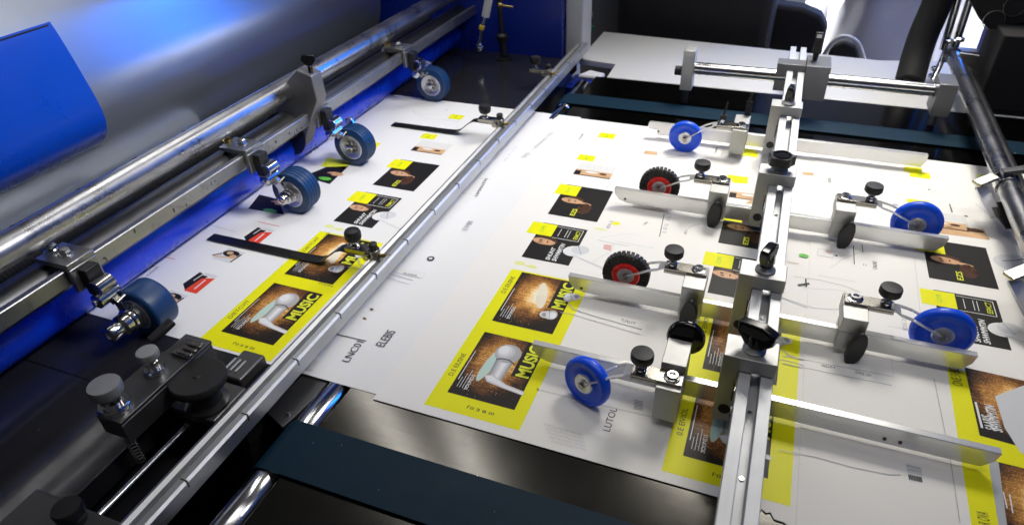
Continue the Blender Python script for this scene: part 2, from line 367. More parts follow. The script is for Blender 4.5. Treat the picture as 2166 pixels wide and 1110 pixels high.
class Art:
    """one printed picture: several flat inks stacked a hair apart"""
    def __init__(s, sheet_idx): s.m = MB(); s.z = ZS[sheet_idx] + EPS; s.mats = []
    def mi(s, mt):
        if mt not in s.mats: s.mats.append(mt)
        return s.mats.index(mt)
    def q(s, pts, mt, uvs=None, lift=1): s.m.poly([(p[0], p[1], s.z) for p in pts], s.mi(mt), uvs); s.z += .00002
    def rect(s, x0, y0, x1, y1, mt, uv=False): s.q([(x0, y0), (x1, y0), (x1, y1), (x0, y1)], mt, [(0.001, 0), (1, 0), (1, 1), (0, 1)] if uv else None)
    def ell(s, cx, cy, rx, ry, mt, rot=0, n=26, a0=0, a1=360):
        p = []
        for i in range(n + (0 if a1 - a0 >= 360 else 1)):
            a = R_(a0 + (a1 - a0) * i / n); x = rx * math.cos(a); y = ry * math.sin(a); c, d = math.cos(R_(rot)), math.sin(R_(rot))
            p.append((cx + x * c - y * d, cy + x * d + y * c))
        s.q(p, mt)
    def line(s, a, b, wd, mt):
        a = Vector((a[0], a[1])); b = Vector((b[0], b[1])); d = (b - a).normalized(); n = Vector((-d.y, d.x)) * wd / 2
        s.q([a + n, b + n, b - n, a - n][::-1], mt)
    def pl(s, pts, wd, mt):
        for i in range(len(pts) - 1): s.line(pts[i], pts[i + 1], wd, mt)
    def text(s, t, a, b, h, mt, bold=0.0, shear=0.0): text_on(s.m, t, a, b, h, s.z, s.mi(mt), bold, shear); s.z += .00002
    def put(s, T, name, label=None):
        if s.m.v: return T.part(name, s.m, s.mats, smooth=0, label=label)
class Loose(Art):
    """separate small marks of one sheet: each becomes a part of its own"""
    def __init__(s, idx, T): super().__init__(idx); s.T = T; s.i = idx; s.deep = 0
    def flush(s, name):
        if s.deep == 0 and s.m.v:
            s.T.part(name, s.m, s.mats, smooth=0); s.m = MB(); s.mats = []
    def wrap(s, name, fn, *a, **k):
        s.deep += 1; fn(*a, **k); s.deep -= 1; s.flush(name)
    def q(s, *a, **k): s.wrap('printed_patch', super().q, *a, **k)
    def ell(s, *a, **k): s.wrap('printed_dot', super().ell, *a, **k)
    def pl(s, *a, **k): s.wrap('printed_line', super().pl, *a, **k)
    def line(s, *a, **k): s.wrap('printed_line', super().line, *a, **k)
    def text(s, *a, **k): s.wrap('printed_writing', super().text, *a, **k)
def px(p): v = W(p[0], p[1], .004); return (v.x, v.y)

SH = [prt('print_shade_%s' % n_, (v, v, v * 1.03)) for n_, v in (('darkest', .30), ('dark', .42), ('middle', .54), ('light', .66), ('lightest', .78))]
def earbud(A, cx, cy, r, rot):
    c, d = math.cos(R_(rot)), math.sin(R_(rot))
    def P(x, y): return (cx + (x * c - y * d) * r, cy + (x * d + y * c) * r)
    for q in range(5): A.ell(*P(.95 + q * .05, -.1), r * (.95 - q * .16), r * (.80 - q * .10), SH[4 - q])
    for q in range(5): A.ell(*P(-.0 - q * .05, 0 + q * .06), r * (.85 - q * .12), r * (1.15 - q * .14), SH[min(4, q + 1)])
    A.ell(*P(.55, 0), r * .26, r * 1.02, P_gry, rot); A.ell(*P(.66, 0), r * .26, r * .98, SH[3], rot)
def posters(idx, T, x0, x1clip=None, cap='D.E EIUSNE', var=0):
    A = Art(idx); xr = x0 + .173 if x1clip is None else x1clip
    A.rect(x0 - .03, .795, xr, 1.28, P_yel)
    A.put(T, 'yellow_panel')
    for k, (y0, y1) in enumerate(((1.076, 1.275), (.84, 1.035))):
        A = Art(idx); A.z += EPS; x1 = x0 + .146
        A.rect(x0, y0, x1, y1, P_post[(k + var) % 2], uv=True)
        sx = x0 + .105; A.rect(sx, y0 + .085, x1 - .0002, y1 - .004, P_blk)
        A.ell(x0 + .070, y0 + .110, .012, .045, P_teal, 4) if k else A.ell(x0 + .078, y0 + .125, .013, .050, P_cream, 14)
        if k == 0:
            pass
        else:
            A.ell(x0 + .050, y0 + .100, .011, .052, P_teal, -6)
            for q in range(5): A.q([(x0 + .060 + q * .004, y0 + .062), (x0 + .092 - q * .003, y0 + .060), (x0 + .096 - q * .003, y0 + .122), (x0 + .058 + q * .004, y0 + .126)], SH[q])
            for q in range(3): A.q([(x0 + .052 + q * .003, y0 + .068), (x0 + .064, y0 + .053 + q * .003), (x0 + .100, y0 + .047 + q * .002), (x0 + .148, y0 + .041 + q * .001), (x0 + .148, y0 + .052 - q * .002), (x0 + .105, y0 + .059 - q * .002), (x0 + .068, y0 + .076 - q * .002)], SH[2 + q])
            for q in range(5): A.ell(x0 + .076 - q * .003, y0 + .145 + q * .002, .029 - q * .0045, .029 - q * .004, SH[q if q else 1])
            A.pl([(x0 + .058, y0 + .121), (x0 + .070, y0 + .127), (x0 + .086, y0 + .127), (x0 + .101, y0 + .118)], .0028, P_ink)
        A.text('MUSIC', (x1 - .003, y0 + .088), (x1 - .003, y1 - .008), .030, P_ylt, bold=.035)
        for q in range(4): A.line((x0 + .012 + q * .006, y0 + .02), (x0 + .012 + q * .006, y0 + .05 + .012 * (q % 3)), .0013, P_lgry)
        A.line((x0 + .006, y0 + .04), (x0 + .006, y0 + .13), .0016, P_wht)
        A.text('SOUNDS', (x0 + .036, y0 + .018), (x0 + .036, y0 + .062), .008, P_wht, bold=.01)
        for q in range(26): A.ell(x0 + random.uniform(.01, .10), y0 + random.uniform(.005, .06), .0009, .0009, P_tan, n=5)
        if k == 0:
            A.pl([(x0 + .148, y0 + .115), (x0 + .165, y0 + .098), (x0 + .22, y0 + .090), (x0 + .33, y0 + .080)], .0022, P_gry); A.pl([(x0 + .140, y0 + .078), (x0 + .165, y0 + .080), (x0 + .22, y0 + .074), (x0 + .33, y0 + .062)], .0016, P_gry)
            earbud(A, x0 + .142, y0 + .137, .015, 35); earbud(A, x0 + .124, y0 + .062, .015, 200)
        A.put(T, 'music_poster')
    A = Loose(idx, T); A.z += EPS
    A.text(cap, (x0 - .009, .885), (x0 - .009, .955), .011, P_ink)
    A.text(cap, (x0 - .009, 1.18), (x0 - .009, 1.25), .011, P_ink)
    A.text('III B E 0.J', (x0 + .112, .822), (x0 + .055, .822), .009, P_ink, bold=.01)
    A.put(T, 'printed_caption')
def face(A, cx, cy, sc, rot=0):
    A.ell(cx + .004 * sc, cy + .004 * sc, .034 * sc, .022 * sc, P_hair, rot)
    A.ell(cx, cy, .030 * sc, .014 * sc, P_skin, rot - 4)
    A.ell(cx + .020 * sc, cy - .003 * sc, .014 * sc, .010 * sc, P_skin, rot + 15)
    A.ell(cx - .008 * sc, cy + .004 * sc, .005 * sc, .003 * sc, P_hair); A.ell(cx - .006 * sc, cy - .005 * sc, .005 * sc, .0025 * sc, P_hair)
    A.ell(cx + .012 * sc, cy + .000 * sc, .002 * sc, .005 * sc, P_hair)
def portrait(idx, T, x0):
    A = Art(idx); A.rect(x0 - .030, 1.562, x0 + .115, 1.745, P_blk)
    face(A, x0 + .012, 1.655, 1.0); A.ell(x0 + .055, 1.648, .020, .006, P_skin, -8)
    A.ell(x0 + .06, 1.62, .02, .03, P_hair)
    A.rect(x0 - .050, 1.682, x0 + .018, 1.742, P_yel); A.text('EDIS', (x0 - .010, 1.697), (x0 - .010, 1.727), .010, P_grn)
    A.text('EZS', (x0 + .045, 1.575), (x0 + .045, 1.612), .014, P_ylt, bold=.02)
    A.put(T, 'portrait_print')
def headphones(idx, T, x0, txt=True):
    A = Art(idx); A.rect(x0 - .026, 1.338, x0 + .102, 1.515, P_blk)
    face(A, x0 + .004, 1.425, 1.0)
    A.rect(x0 - .055, 1.452, x0 + .017, 1.512, P_yel); A.text('CCMS', (x0 - .012, 1.466), (x0 - .012, 1.498), .010, P_grn)
    A.pl([(x0 + .02, 1.45), (x0 + .093, 1.45), (x0 + .093, 1.506), (x0 + .02, 1.506)], .0018, P_wht)
    for xx in (.033, .052, .060): A.pl([(x0 + xx, 1.460), (x0 + xx, 1.498)], .0015, P_wht)
    A.text('EEMCT', (x0 + .088, 1.458), (x0 + .088, 1.500), .012, P_ylt, bold=.01)
    A.text('SHUNT', (x0 + .048, 1.345), (x0 + .048, 1.405), .012, P_wht, bold=.03, shear=.2)
    A.text('SHWMMTIN', (x0 + .066, 1.345), (x0 + .066, 1.43), .013, P_wht, bold=.03, shear=.2)
    A.ell(x0 + .097, 1.405, .030, .024, P_wht, 20); A.ell(x0 + .110, 1.415, .024, .020, P_lgry, 20)
    A.line((x0 + .100, 1.432), (x0 + .118, 1.395), .003, P_gry)
    A.pl([(x0 + .09, 1.39), (x0 + .14, 1.372), (x0 + .19, 1.355), (x0 + .23, 1.352)], .0035, P_lgry)
    A.put(T, 'headphone_print')
def topbits(idx, T, x0):
    A = Art(idx)
    A.rect(x0 - .032, 1.815, x0 + .090, 1.90, P_shd)
    A.rect(x0 - .032, 1.815, x0 + .085, 1.853, P_tan); A.rect(x0 - .032, 1.815, x0 - .012, 1.845, P_blk); A.ell(x0 + .02, 1.842, .020, .006, P_wht); A.ell(x0 + .058, 1.840, .012, .006, P_hair); A.line((x0 - .03, 1.817), (x0 + .085, 1.817), .005, P_hair)
    for q in range(5): A.line((x0 + .0 + q * .02, 1.858), (x0 + .0 + q * .02, 1.893), .0012, P_fnt)
    A.put(T, 'figure_print')
    for (dx, y) in ((-.05, 1.915), (-.03, 2.10)):
        A = Art(idx)
        A.rect(x0 + dx, y, x0 + dx + .055, y + .04, P_yel); A.text('EI', (x0 + dx + .032, y + .01), (x0 + dx + .032, y + .028), .010, P_grn)
        A.put(T, 'yellow_tag')
    A = Loose(idx, T)
    A.ell(x0 - .02, 1.31, .014, .009, P_fyel); A.ell(x0 + .015, 1.305, .014, .007, P_fyel); A.line((x0 - .02, 1.312), (x0 + .01, 1.30), .004, P_fyel)
    A.put(T, 'faint_stain_print')
for idx, T, x0, clip, cap in ((0, S1, -1.08, None, 'DIETCVIT'), (1, S2, -.503, None, 'D.E EIUSNE'), (1, S2, -.03, .155, '0.E EIVIOL'), (2, S3, .463, .80, 'ONE SVBC')):
    if idx < 2: posters(idx, T, x0, clip, cap, var=0 if x0 > -.6 else 1)
    portrait(idx, T, x0); headphones(idx, T, x0)
    topbits(idx, T, x0)
# right-hand poster (different layout)
A = Art(2); A.q([px((2003, 778)), px((2057, 1125)), px((2230, 1170)), px((2230, 826))], P_yel)
A.put(S3, 'yellow_panel')
A = Art(2); A.z += EPS
def quad(A, pts, mt, uv=False): A.q([px(p) for p in pts][::-1], mt, [(0, 1), (1, 1), (1, 0), (0.001, 0)][::-1] if uv else None)
quad(A, [(2040, 777), (2240, 822), (2290, 980), (2072, 921)], P_post[1], True)
quad(A, [(2104, 838), (2166, 815), (2240, 850), (2240, 920), (2160, 960), (2125, 905)], P_lgry)
A.text('SAARIS', px((2108, 912)), px((2097, 880)), .018, P_wht, bold=.03, shear=.2)
A.text('SHWMMTIN', px((2122, 915)), px((2103, 858)), .018, P_wht, bold=.03, shear=.2)
A.pl([px((2063, 850)), px((2077, 905))], .004, P_wht)
A.put(S3, 'swimming_poster')
A = Art(2); A.z += EPS
quad(A, [(2090, 972), (2290, 1020), (2330, 1200), (2118, 1150)], P_post[0], True)
A.q([px((2090, 972)), px((2118, 1150)), px((2135, 1150)), px((2112, 978))], P_gry); A.pl([px((2122, 1040)), px((2130, 1075))], .002, P_wht); A.pl([px((2135, 1045)), px((2142, 1085))], .002, P_wht)
A.put(S3, 'gold_poster')
A = Loose(2, S3); A.z += EPS
A.text('ONE SVBC', px((2037, 818)), px((2028, 780)), .018, P_ink); A.text('R OVA', px((2096, 1112)), px((2090, 1085)), .018, P_ink)
A.put(S3, 'printed_caption')
A = Art(2)
quad(A, [(1990, 474), (2080, 485), (2094, 508), (1988, 494)], P_tan); A.ell(*px((2062, 488)), .022, .010, P_hair); A.ell(*px((2020, 482)), .03, .006, P_tan); A.pl([px((2001, 480)), px((2015, 481))], .003, P_hair)
A.put(S3, 'wooden_handle_print')
A = Art(2); A.ell(*px((2160, 560)), .060, .042, P_lgry, 0); A.pl([px((2120, 552)), px((2150, 551)), px((2166, 548))], .0025, P_ink); A.text('LAUNDRI', px((2135, 585)), px((2185, 592)), .010, P_ink); A.put(S3, 'round_object_print')
# left column prints on sheet 1
def redblock(c):
    x, y = px(c); A = Art(0)
    A.q([(x - .03, y + .0), (x - .005, y - .02), (x + .01, y + .045), (x - .025, y + .055)], P_blk)
    A.q([(x - .007, y - .022), (x + .033, y - .022), (x + .033, y + .045), (x - .000, y + .035)], P_red)
    A.q([(x - .01, y + .046), (x + .03, y + .046), (x + .036, y + .056), (x - .008, y + .058)], P_lgry)
    A.line((x + .014, y - .008), (x + .014, y + .032), .004, P_wht); A.line((x - .014, y + .02), (x - .01, y + .05), .003, P_wht)
    A.put(S1, 'red_and_black_print')
redblock((406, 603)); redblock((534, 503))
def rider(c, s_=1):
    x, y = px(c); A = Art(0)
    A.q([(x - .03, y - .02), (x + .03, y - .025), (x + .04, y + .03), (x - .02, y + .035)], P_lgry)
    A.ell(x + .005, y + .014, .026, .014, P_blk); A.ell(x, y + .016, .010, .007, P_tan); A.line((x - .035, y - .01), (x + .03, y + .0), .006, P_tan); A.line((x + .03, y - .02), (x + .035, y + .02), .005, P_blk); A.line((x - .04, y - .008), (x - .02, y + .008), .005, P_ink); A.ell(x + .018, y + .004, .01, .008, P_skin)
    A.put(S1, 'rider_print')
rider((478, 540)); rider((352, 632))
A = Loose(0, S1)
A.text('IUBBBLAHON', px((278, 592)), px((325, 561)), .012, P_ink); A.text('SLASION', px((312, 582)), px((336, 563)), .007, P_ink)
A.pl([px((340, 540)), px((370, 547))], .002, P_red); A.pl([px((545, 467)), px((590, 477))], .002, P_red); A.pl([px((438, 473)), px((500, 489))], .0015, P_gry)
A.text('.U N', px((650, 328)), px((675, 312)), .012, P_ink); A.ell(*px((617, 347)), .006, .004, P_ink)
A.text('ENSASSD', px((676, 516)), px((698, 490)), .008, P_ink); A.text('CCDSMI', px((672, 598)), px((702, 606)), .007, P_ink)
A.put(S1, 'fine_print')
for (tl, tr, br, bl) in (((690, 352), (737, 350), (697, 388), (640, 372)), ((548, 410), (590, 420), (600, 452), (524, 440))):
    A = Art(0); quad(A, [tl, tr, br, bl], P_blk); x, y = px(((tl[0] + br[0]) / 2 + 8, (tl[1] + br[1]) / 2 - 3)); A.ell(x + .01, y + .005, .030, .012, P_skin); A.ell(x - .012, y - .004, .014, .007, P_blk)
    g = ((bl[0] + 45), bl[1] + 8); A.ell(*px((g[0] + 2, g[1] - 4)), .024, .010, P_grn); A.put(S1, 'cyclist_print')
A = Loose(0, S1); quad(A, [(692, 332), (745, 340), (730, 356), (678, 350)], P_ylt); quad(A, [(776, 298), (806, 302), (792, 314), (770, 310)], P_yel); quad(A, [(668, 402), (680, 404), (670, 416), (664, 414)], P_yel); A.put(S1, 'yellow_tag')
# headphone cables, thin rules and small writing on the sheets
A = Loose(1, S2)
A.pl([px((1135, 822)), px((1200, 838)), px((1300, 862)), px((1420, 890))], .004, P_fnt)
A.text('TUPELSTI', px((1312, 678)), px((1342, 686)), .009, P_ink)
A.pl([px((700, 703)), px((775, 720))], .0022, P_ink); A.text('LNC01', px((738, 765)), px((770, 722)), .018, P_ink)
A.text('ELEBIS', px((812, 733)), px((838, 700)), .022, P_ink); A.text('LUTOL', px((1290, 912)), px((1306, 864)), .014, P_ink)
A.pl([px((817, 571)), px((892, 588))], .0018, P_gry); A.pl([px((816, 565)), px((900, 578))], .001, P_fnt); A.pl([px((900, 578)), px((892, 588))], .001, P_fnt); A.text('EI-MIN', px((853, 578)), px((880, 583)), .006, P_ink)
for c in ((771, 672), (786, 653)): A.ell(*px(c), .004, .003, P_ink); A.ell(px(c)[0] + .004, px(c)[1] - .001, .003, .002, P_skin)
A.ell(*px((911, 546)), .010, .010, P_ink); A.ell(*px((911, 546)), .005, .005, P_lgry)
A.text('EMII', px((988, 487)), px((1002, 468)), .016, P_gry); A.text('DISS', px((1110, 333)), px((1122, 324)), .014, P_gry)
A.pl([px((960, 405)), px((1010, 412))], .001, P_gry); A.pl([px((1000, 375)), px((1040, 380))], .001, P_gry); A.text('LIMANTM', px((1010, 415)), px((1032, 378)), .010, P_ink); A.text('ELY C2', px((1070, 340)), px((1095, 310)), .008, P_fnt); A.text('ENYC 2S', px((1135, 312)), px((1170, 280)), .010, P_fnt)
A.rect(-.845, .80, -.80, .83, P_shd)
for q in range(5): A.text('ENSTALIMONE DIETRA', px((1150 + q * 4, 898 + q * 9)), px((1232 + q * 2, 921 + q * 9 - q)), .005, P_fnt)
for q in range(9): A.pl([px((640 + q * 8, 0 + 768 + q)), px((668 + q * 5, 772 + q))], .0006, P_fnt) if q == 0 else None
A.put(S2, 'fine_print')
A = Art(1); quad(A, [(1345, 840), (1362, 838), (1362, 868), (1338, 864)], P_wht)
for q in range(7): A.pl([px((1341, 845 + q * 3)), px((1360, 848 + q * 3))], .0012, P_ink)
A.put(S2, 'barcode_print')
A = Loose(1, S2)
A.pl([px((1395, 500)), px((1405, 452))], .002, P_ink); A.text('LES 1L', px((1408, 492)), px((1420, 455)), .010, P_gry); A.ell(*px((1303, 472)), .012, .008, P_yel); A.ell(*px((1270, 484)), .020, .004, P_fyel)
A.pl([px((1265, 507)), px((1300, 515)), px((1330, 520))], .0018, P_gry); quad(A, [(1278, 516), (1294, 518), (1292, 530), (1276, 526)], P_pink); A.text('WEI', px((1365, 476)), px((1372, 470)), .008, P_ink)
A.pl([px((1262, 365)), px((1275, 300))], .0008, P_fnt); A.pl([px((1270, 312)), px((1282, 296))], .0012, P_gry)
quad(A, [(1365, 318), (1391, 321), (1390, 328), (1361, 325)], P_tan); quad(A, [(1698, 363), (1730, 366), (1729, 372), (1697, 369)], P_tan); quad(A, [(1577, 430), (1600, 414), (1606, 432)], P_tan)
A.text('NUHS', px((1437, 329)), px((1452, 331)), .006, P_ink)
quad(A, [(1553, 372), (1583, 374), (1581, 388), (1549, 386)], P_yel); quad(A, [(1568, 314), (1598, 316), (1596, 324), (1566, 322)], P_yel)
A.put(S2, 'small_prints')
A = Loose(2, S3)
A.text('D-MIZ 2SH', px((1810, 790)), px((1842, 797)), .008, P_ink); A.text('ISDIH', px((1738, 775)), px((1766, 780)), .007, P_ink)
A.pl([px((1655, 752)), px((1760, 772)), px((1886, 796))], .0018, P_gry); A.pl([px((1655, 768)), px((1760, 790)), px((1886, 815))], .0022, P_gry); A.pl([px((1886, 760)), px((1890, 800))], .001, P_fnt)
A.pl([px((1650, 628)), px((1680, 638)), px((1720, 652)), px((1770, 655)), px((1795, 648))], .0016, P_gry); A.pl([px((1678, 584)), px((1740, 594)), px((1790, 606)), px((1822, 620))], .0014, P_gry)
A.line(px((1688, 603)), px((1712, 600)), .006, P_ink); A.line(px((1704, 590)), px((1706, 607)), .003, P_ink)
A.ell(*px((1700, 541)), .012, .008, P_grn); A.pl([px((1660, 553)), px((1690, 558))], .002, P_tan)
A.pl([px((1805, 520)), px((1807, 560))], .002, P_ink); A.pl([px((1823, 518)), px((1825, 534))], .002, P_ink); A.text('11', px((1826, 562)), px((1832, 563)), .008, P_ink); A.pl([px((1732, 526)), px((1765, 532)), px((1762, 546)), px((1728, 540)), px((1732, 526))], .001, P_gry); A.ell(*px((1752, 533)), .008, .004, P_pink); A.ell(*px((1769, 541)), .003, .003, P_ink)
A.pl([px((1934, 545)), px((1944, 640)), px((1956, 780))], .0012, P_fnt); A.pl([px((1975, 800)), px((2008, 960)), px((2030, 1105))], .0014, P_gry)
A.text('-L .', px((1850, 432)), px((1985, 446)), .012, P_gry); A.ell(*px((1946, 455)), .004, .003, P_ink); A.line(px((2008, 432)), px((2014, 450)), .003, P_ink); A.ell(*px((2043, 458)), .005, .004, P_ink); A.ell(*px((1965, 402)), .003, .003, P_ink); A.text('ANSIVE', px((1880, 440)), px((1935, 448)), .006, P_fnt)
for q in range(6): A.pl([px((1980, 436 + q * 5)), px((2075, 447 + q * 5))], .0007, P_fnt)
A.pl([px((1648, 952)), px((1730, 968)), px((1800, 988)), px((1880, 1004)), px((1905, 1004))], .0016, P_gry)
A.text('WCAVT', px((1988, 368)), px((2006, 371)), .01, P_fnt); quad(A, [(1913, 353), (1949, 356), (1950, 367), (1911, 363)], P_yel); quad(A, [(2064, 369), (2082, 371), (2082, 377), (2063, 374)], P_fyel); quad(A, [(1928, 422), (1965, 427), (1968, 442), (1930, 436)], P_yel)
A.put(S3, 'fine_print')
A = Art(2); quad(A, [(1915, 980), (1949, 988), (1953, 1021), (1923, 1017)], P_lgry)
for q in range(8): A.pl([px((1922 + q * 3.6, 1003 + q * .8)), px((1924 + q * 3.6, 1014 + q * .8))], .0022, P_ink)
A.pl([px((1917, 984)), px((1947, 991))], .003, P_gry); A.pl([px((1920, 992)), px((1948, 998))], .002, P_gry)
A.put(S3, 'barcode_print')

rnd = random.Random(11)
for (idx, T, xa_, xb_, ya_, yb_, n) in ((0, S1, -1.30, -.90, 1.93, 2.20, 10), (1, S2, -.60, -.10, 1.85, 2.20, 16), (1, S2, -.36, -.06, 1.35, 1.62, 6), (2, S3, .20, .60, 1.80, 2.15, 12), (2, S3, .18, .44, 1.30, 1.60, 7), (1, S2, -.80, -.56, 1.0, 1.9, 0)):
    A = Loose(idx, T)
    for k in range(n):
        x = rnd.uniform(xa_, xb_); y = rnd.uniform(ya_, yb_); kind = rnd.random()
        if kind < .45:
            p = [(x, y)]; a = rnd.uniform(0, 6.28)
            for q in range(5): a += rnd.uniform(-.5, .5); p.append((p[-1][0] + .022 * math.cos(a), p[-1][1] + .022 * math.sin(a)))
            A.pl(p, rnd.choice((.0009, .0013)), rnd.choice((P_fnt, P_gry)))
        elif kind < .75: A.text(rnd.choice(('ENYIS', 'CALINE', 'IDS 2', 'MAIV', 'NLES')), (x, y), (x, y + rnd.uniform(.02, .05)), rnd.uniform(.006, .010), rnd.choice((P_fnt, P_gry, P_ink)))
        else: A.pl([(x, y), (x + rnd.uniform(.03, .12), y)], .0009, P_gry)
# =================================================================== CENTRE RAIL with sliding brackets, bars and wheels
RX0, RX1 = .0355, .0925
t = Thing('guide_rail', 'long slotted aluminium rail running from the cross shaft down to the bottom edge', 'rail', (.064, 1.6, .13))
m = MB(); Y0, Y1 = .30, 2.78
cs = [(RX0, .115), (RX1, .115), (RX1, .155), (.072, .155), (.072, .128), (.056, .128), (.056, .155), (RX0, .155)]
m.prism([(x, Y0, z) for x, z in cs], (0, Y1 - Y0, 0)); t.part('rail_body', m, alu, bev=.001)
m = MB(); 
for yy in (.72, .86, 1.12, 1.53, 2.42, 2.55): m.cyl((.064, yy, .128), (.064, yy, .1305), .004, 12)
t.part('slot_screw', m, chrome)

def wing_knob(T, c, yaw, wd, ht, depth, style):
    x, y, z = c; Rz = Matrix.Translation((x, y, z)) @ Matrix.Rotation(R_(yaw), 4, 'Z')
    m = MB(); m.M = Rz; m.lathe((0, 0, 0), (0, 0, 1), [(.020, 0), (.020, .004), (.015, .008), (.013, .012)], 28); T.part('washer', m, alu_b)
    m = MB(); m.M = Rz
    if style == 'lobed':
        prof = []
        n = 48
        ring = []
        for i in range(n):
            a = 2 * math.pi * i / n; r = wd / 2 * (1 + .10 * math.cos(5 * a)); ring.append((r * math.cos(a), r * math.sin(a) * .9))
        m.prism([(p[0], p[1], .018) for p in ring], (0, 0, ht - .018)); m.cyl((0, 0, .004), (0, 0, .018), .013, 24)
        k = T.part('knob', m, blk, bev=.002)
        m = MB(); m.M = Rz; m.lathe((0, 0, ht), (0, 0, 1), [(wd * .34, 0), (wd * .36, .003), (wd * .30, .003), (wd * .28, .0004)], 30); T.part('cap_ring', m, blk_gloss, parent=k)
    else:
        h = ht; a = wd / 2; d = depth / 2
        m.lathe((0, 0, .003), (0, 0, 1), [(.012, 0), (.0135, .004), (.0135, h * .45), (.011, h * .6)], 24)
        P = [(-a * .45, h * .18), (a * .42, h * .18), (a * .95, h * .50), (a, h * .86), (a * .25, h), (-a, h * .92), (-a * .98, h * .55)]
        m.prism([(p[0], -d, p[1]) for p in P], (0, 2 * d, 0))
        k = T.part('knob', m, blk_gloss, bev=.003)
        m = MB(); m.M = Rz; P = [(-a * .80, h * .60), (a * .5, h * .62), (a * .80, h * .80), (a * .2, h * .90), (-a * .8, h * .84)]
        m.prism([(p[0], -d - .0015, p[1]) for p in P], (0, 2 * d + .003, 0)); T.part('recess_panel', m, blk, parent=k)
def bracket(yf, yb, kn, label):
    t = Thing('slide_bracket', label, 'bracket', (.046, yf, .1), 'slide brackets clamped on the slotted rail')
    x0, x1, zt = .005, .0945, .186
    m = MB()
    cs = [(x0, .028), (RX0 - .001, .028), (RX0 - .001, .1565), (x1, .1565), (x1, zt), (x0, zt)]
    m.prism([(x, yf, z) for x, z in cs], (0, yb - yf, 0)); t.part('bracket_body', m, alu_b, bev=.0015)
    m = MB(); m.cyl((.024, yf - .0015, .058), (.024, yf + .001, .058), .011, 28); t.part('hole', m, void_m)
    m = MB(); m.box(RX0 - .004, RX0 - .0015, yf - .004, yf + .0, .085, .125); t.part('shim', m, blk_rough)
    kn(t, (.053, (yf + yb) / 2, zt))
bracket(2.085, 2.14, lambda t, c: wing_knob(t, c, 80, .035, .060, .016, 'wing'), 'slide bracket farthest up the slotted rail, with a small upright black knob')
bracket(1.63, 1.685, lambda t, c: wing_knob(t, c, 10, .062, .042, .05, 'lobed'), 'slide bracket with a broad flat lobed black knob, second from the far end')
bracket(1.175, 1.232, lambda t, c: wing_knob(t, c, 70, .052, .062, .018, 'wing'), 'slide bracket with a tall narrow tilted black wing knob, behind the nearest bracket')
bracket(.925, .985, lambda t, c: wing_knob(t, c, -22, .068, .058, .020, 'wing'), 'nearest slide bracket, under a large glossy black wing knob')

def guide_bar(yb, label, xl=-.368, xr=.472, z0=.017, zt=.058, notch=False):
    t = .015; c = .02
    if notch: P = [(xl + .03, z0), (xr - .01, z0), (xr, zt - .02), (xr, zt), (xl, zt), (xl - .004, zt - .012), (xl, zt - .022), (xl + .028, zt - .025)]
    else: P = [(xl + c * 1.8, z0), (xr - c, z0), (xr - .004, z0 + c), (xr, zt), (xl, zt), (xl + .002, z0 + c * 1.2), (xl + c * .7, z0 + c * .35)]
    m = MB(); m.prism([(x, yb, z) for x, z in P], (0, t, 0))
    T = Thing('guide_bar', label, 'metal bar', ((xl + xr) / 2, yb, z0), 'flat guide bars crossing above the sheets')
    T.part('bar', m, alu_x, bev=.0012)
    for xx in ((.30, .325) if yb < 1.1 else (-.335,)):
        m = MB(); m.lathe((xx, yb - .0012, z0 + .012), (0, 1, 0), [(.0035, 0), (.0035, .0016)], 12); T.part('screw_hole', m, ink)
guide_bar(2.148, 'farthest flat guide bar with a notched left end, beside the far blue wheel', notch=True)
guide_bar(1.668, 'flat guide bar crossing below the upper red wheel and upper right blue wheel')
guide_bar(1.226, 'flat guide bar crossing below the lower red wheel and lower right blue wheel')
guide_bar(.975, 'nearest flat guide bar, behind the left blue wheel and ending at lower right')

def make_wheel(t, kind, c, r, yaw, tilt=0):
    x, y, z = c
    Mx = Matrix.Translation(c) @ Matrix.Rotation(R_(yaw), 4, 'Z') @ Matrix.Rotation(R_(tilt), 4, 'X')
    hw = .012 if kind == 'blue' else .011
    if kind == 'blue':
        m = MB(); m.M = Mx; R = r
        m.lathe((0, -hw, 0), (0, 1, 0), [(.018, .001), (R * .45, .001), (R * .5, .003), (R * .78, .0025), (R * .84, 0), (R * .93, .002), (R * .985, .0065), (R, hw), (R * .985, hw * 2 - .0065), (R * .93, 2 * hw - .002), (R * .84, 2 * hw), (R * .45, 2 * hw - .002), (.018, 2 * hw - .002)], 64)
        wh = t.part('wheel_disc', m, blue_disc)
    else:
        m = MB(); m.M = Mx; n = 30
        m.lathe((0, -hw * .9, 0), (0, 1, 0), [(r * .5, 0), (r * .86, 0), (r * .88, hw), (r * .86, hw * 1.8), (r * .5, hw * 1.8)], 60)
        for i in range(n):
            a = 2 * math.pi * i / n; m2 = Mx @ Matrix.Rotation(a, 4, 'Y'); old = m.M; m.M = m2
            m.box(-.0042, .0042, -hw, hw, r * .66, r, 0); m.M = old
        wh = t.part('brush_tyre', m, blk_rough, bev=.001)
        m = MB(); m.M = Mx; m.lathe((0, -hw - .003, 0), (0, 1, 0), [(.016, .002), (.020, .001), (r * .54, 0), (r * .60, .003), (r * .60, 2 * hw), (.016, 2 * hw + .004)], 48); t.part('hub', m, red_m)
    m = MB(); m.M = Mx; m.lathe((0, -hw - .003, 0), (0, 1, 0), [(.008, .002), (.012, .0005), (.016, 0), (.019, 0), (.021, .002), (.021, 2 * hw + .006), (.006, 2 * hw + .006)], 40); b_ = t.part('bearing', m, rim_m)
    m = MB(); m.M = Mx; m.lathe((0, -hw - .010, 0), (0, 1, 0), [(.005, 0), (.007, .001), (.007, .006), (.005, .0065), (.005, 2 * hw + .018), (.003, 2 * hw + .020)], 16); t.part('axle', m, spring)
    return Mx, hw

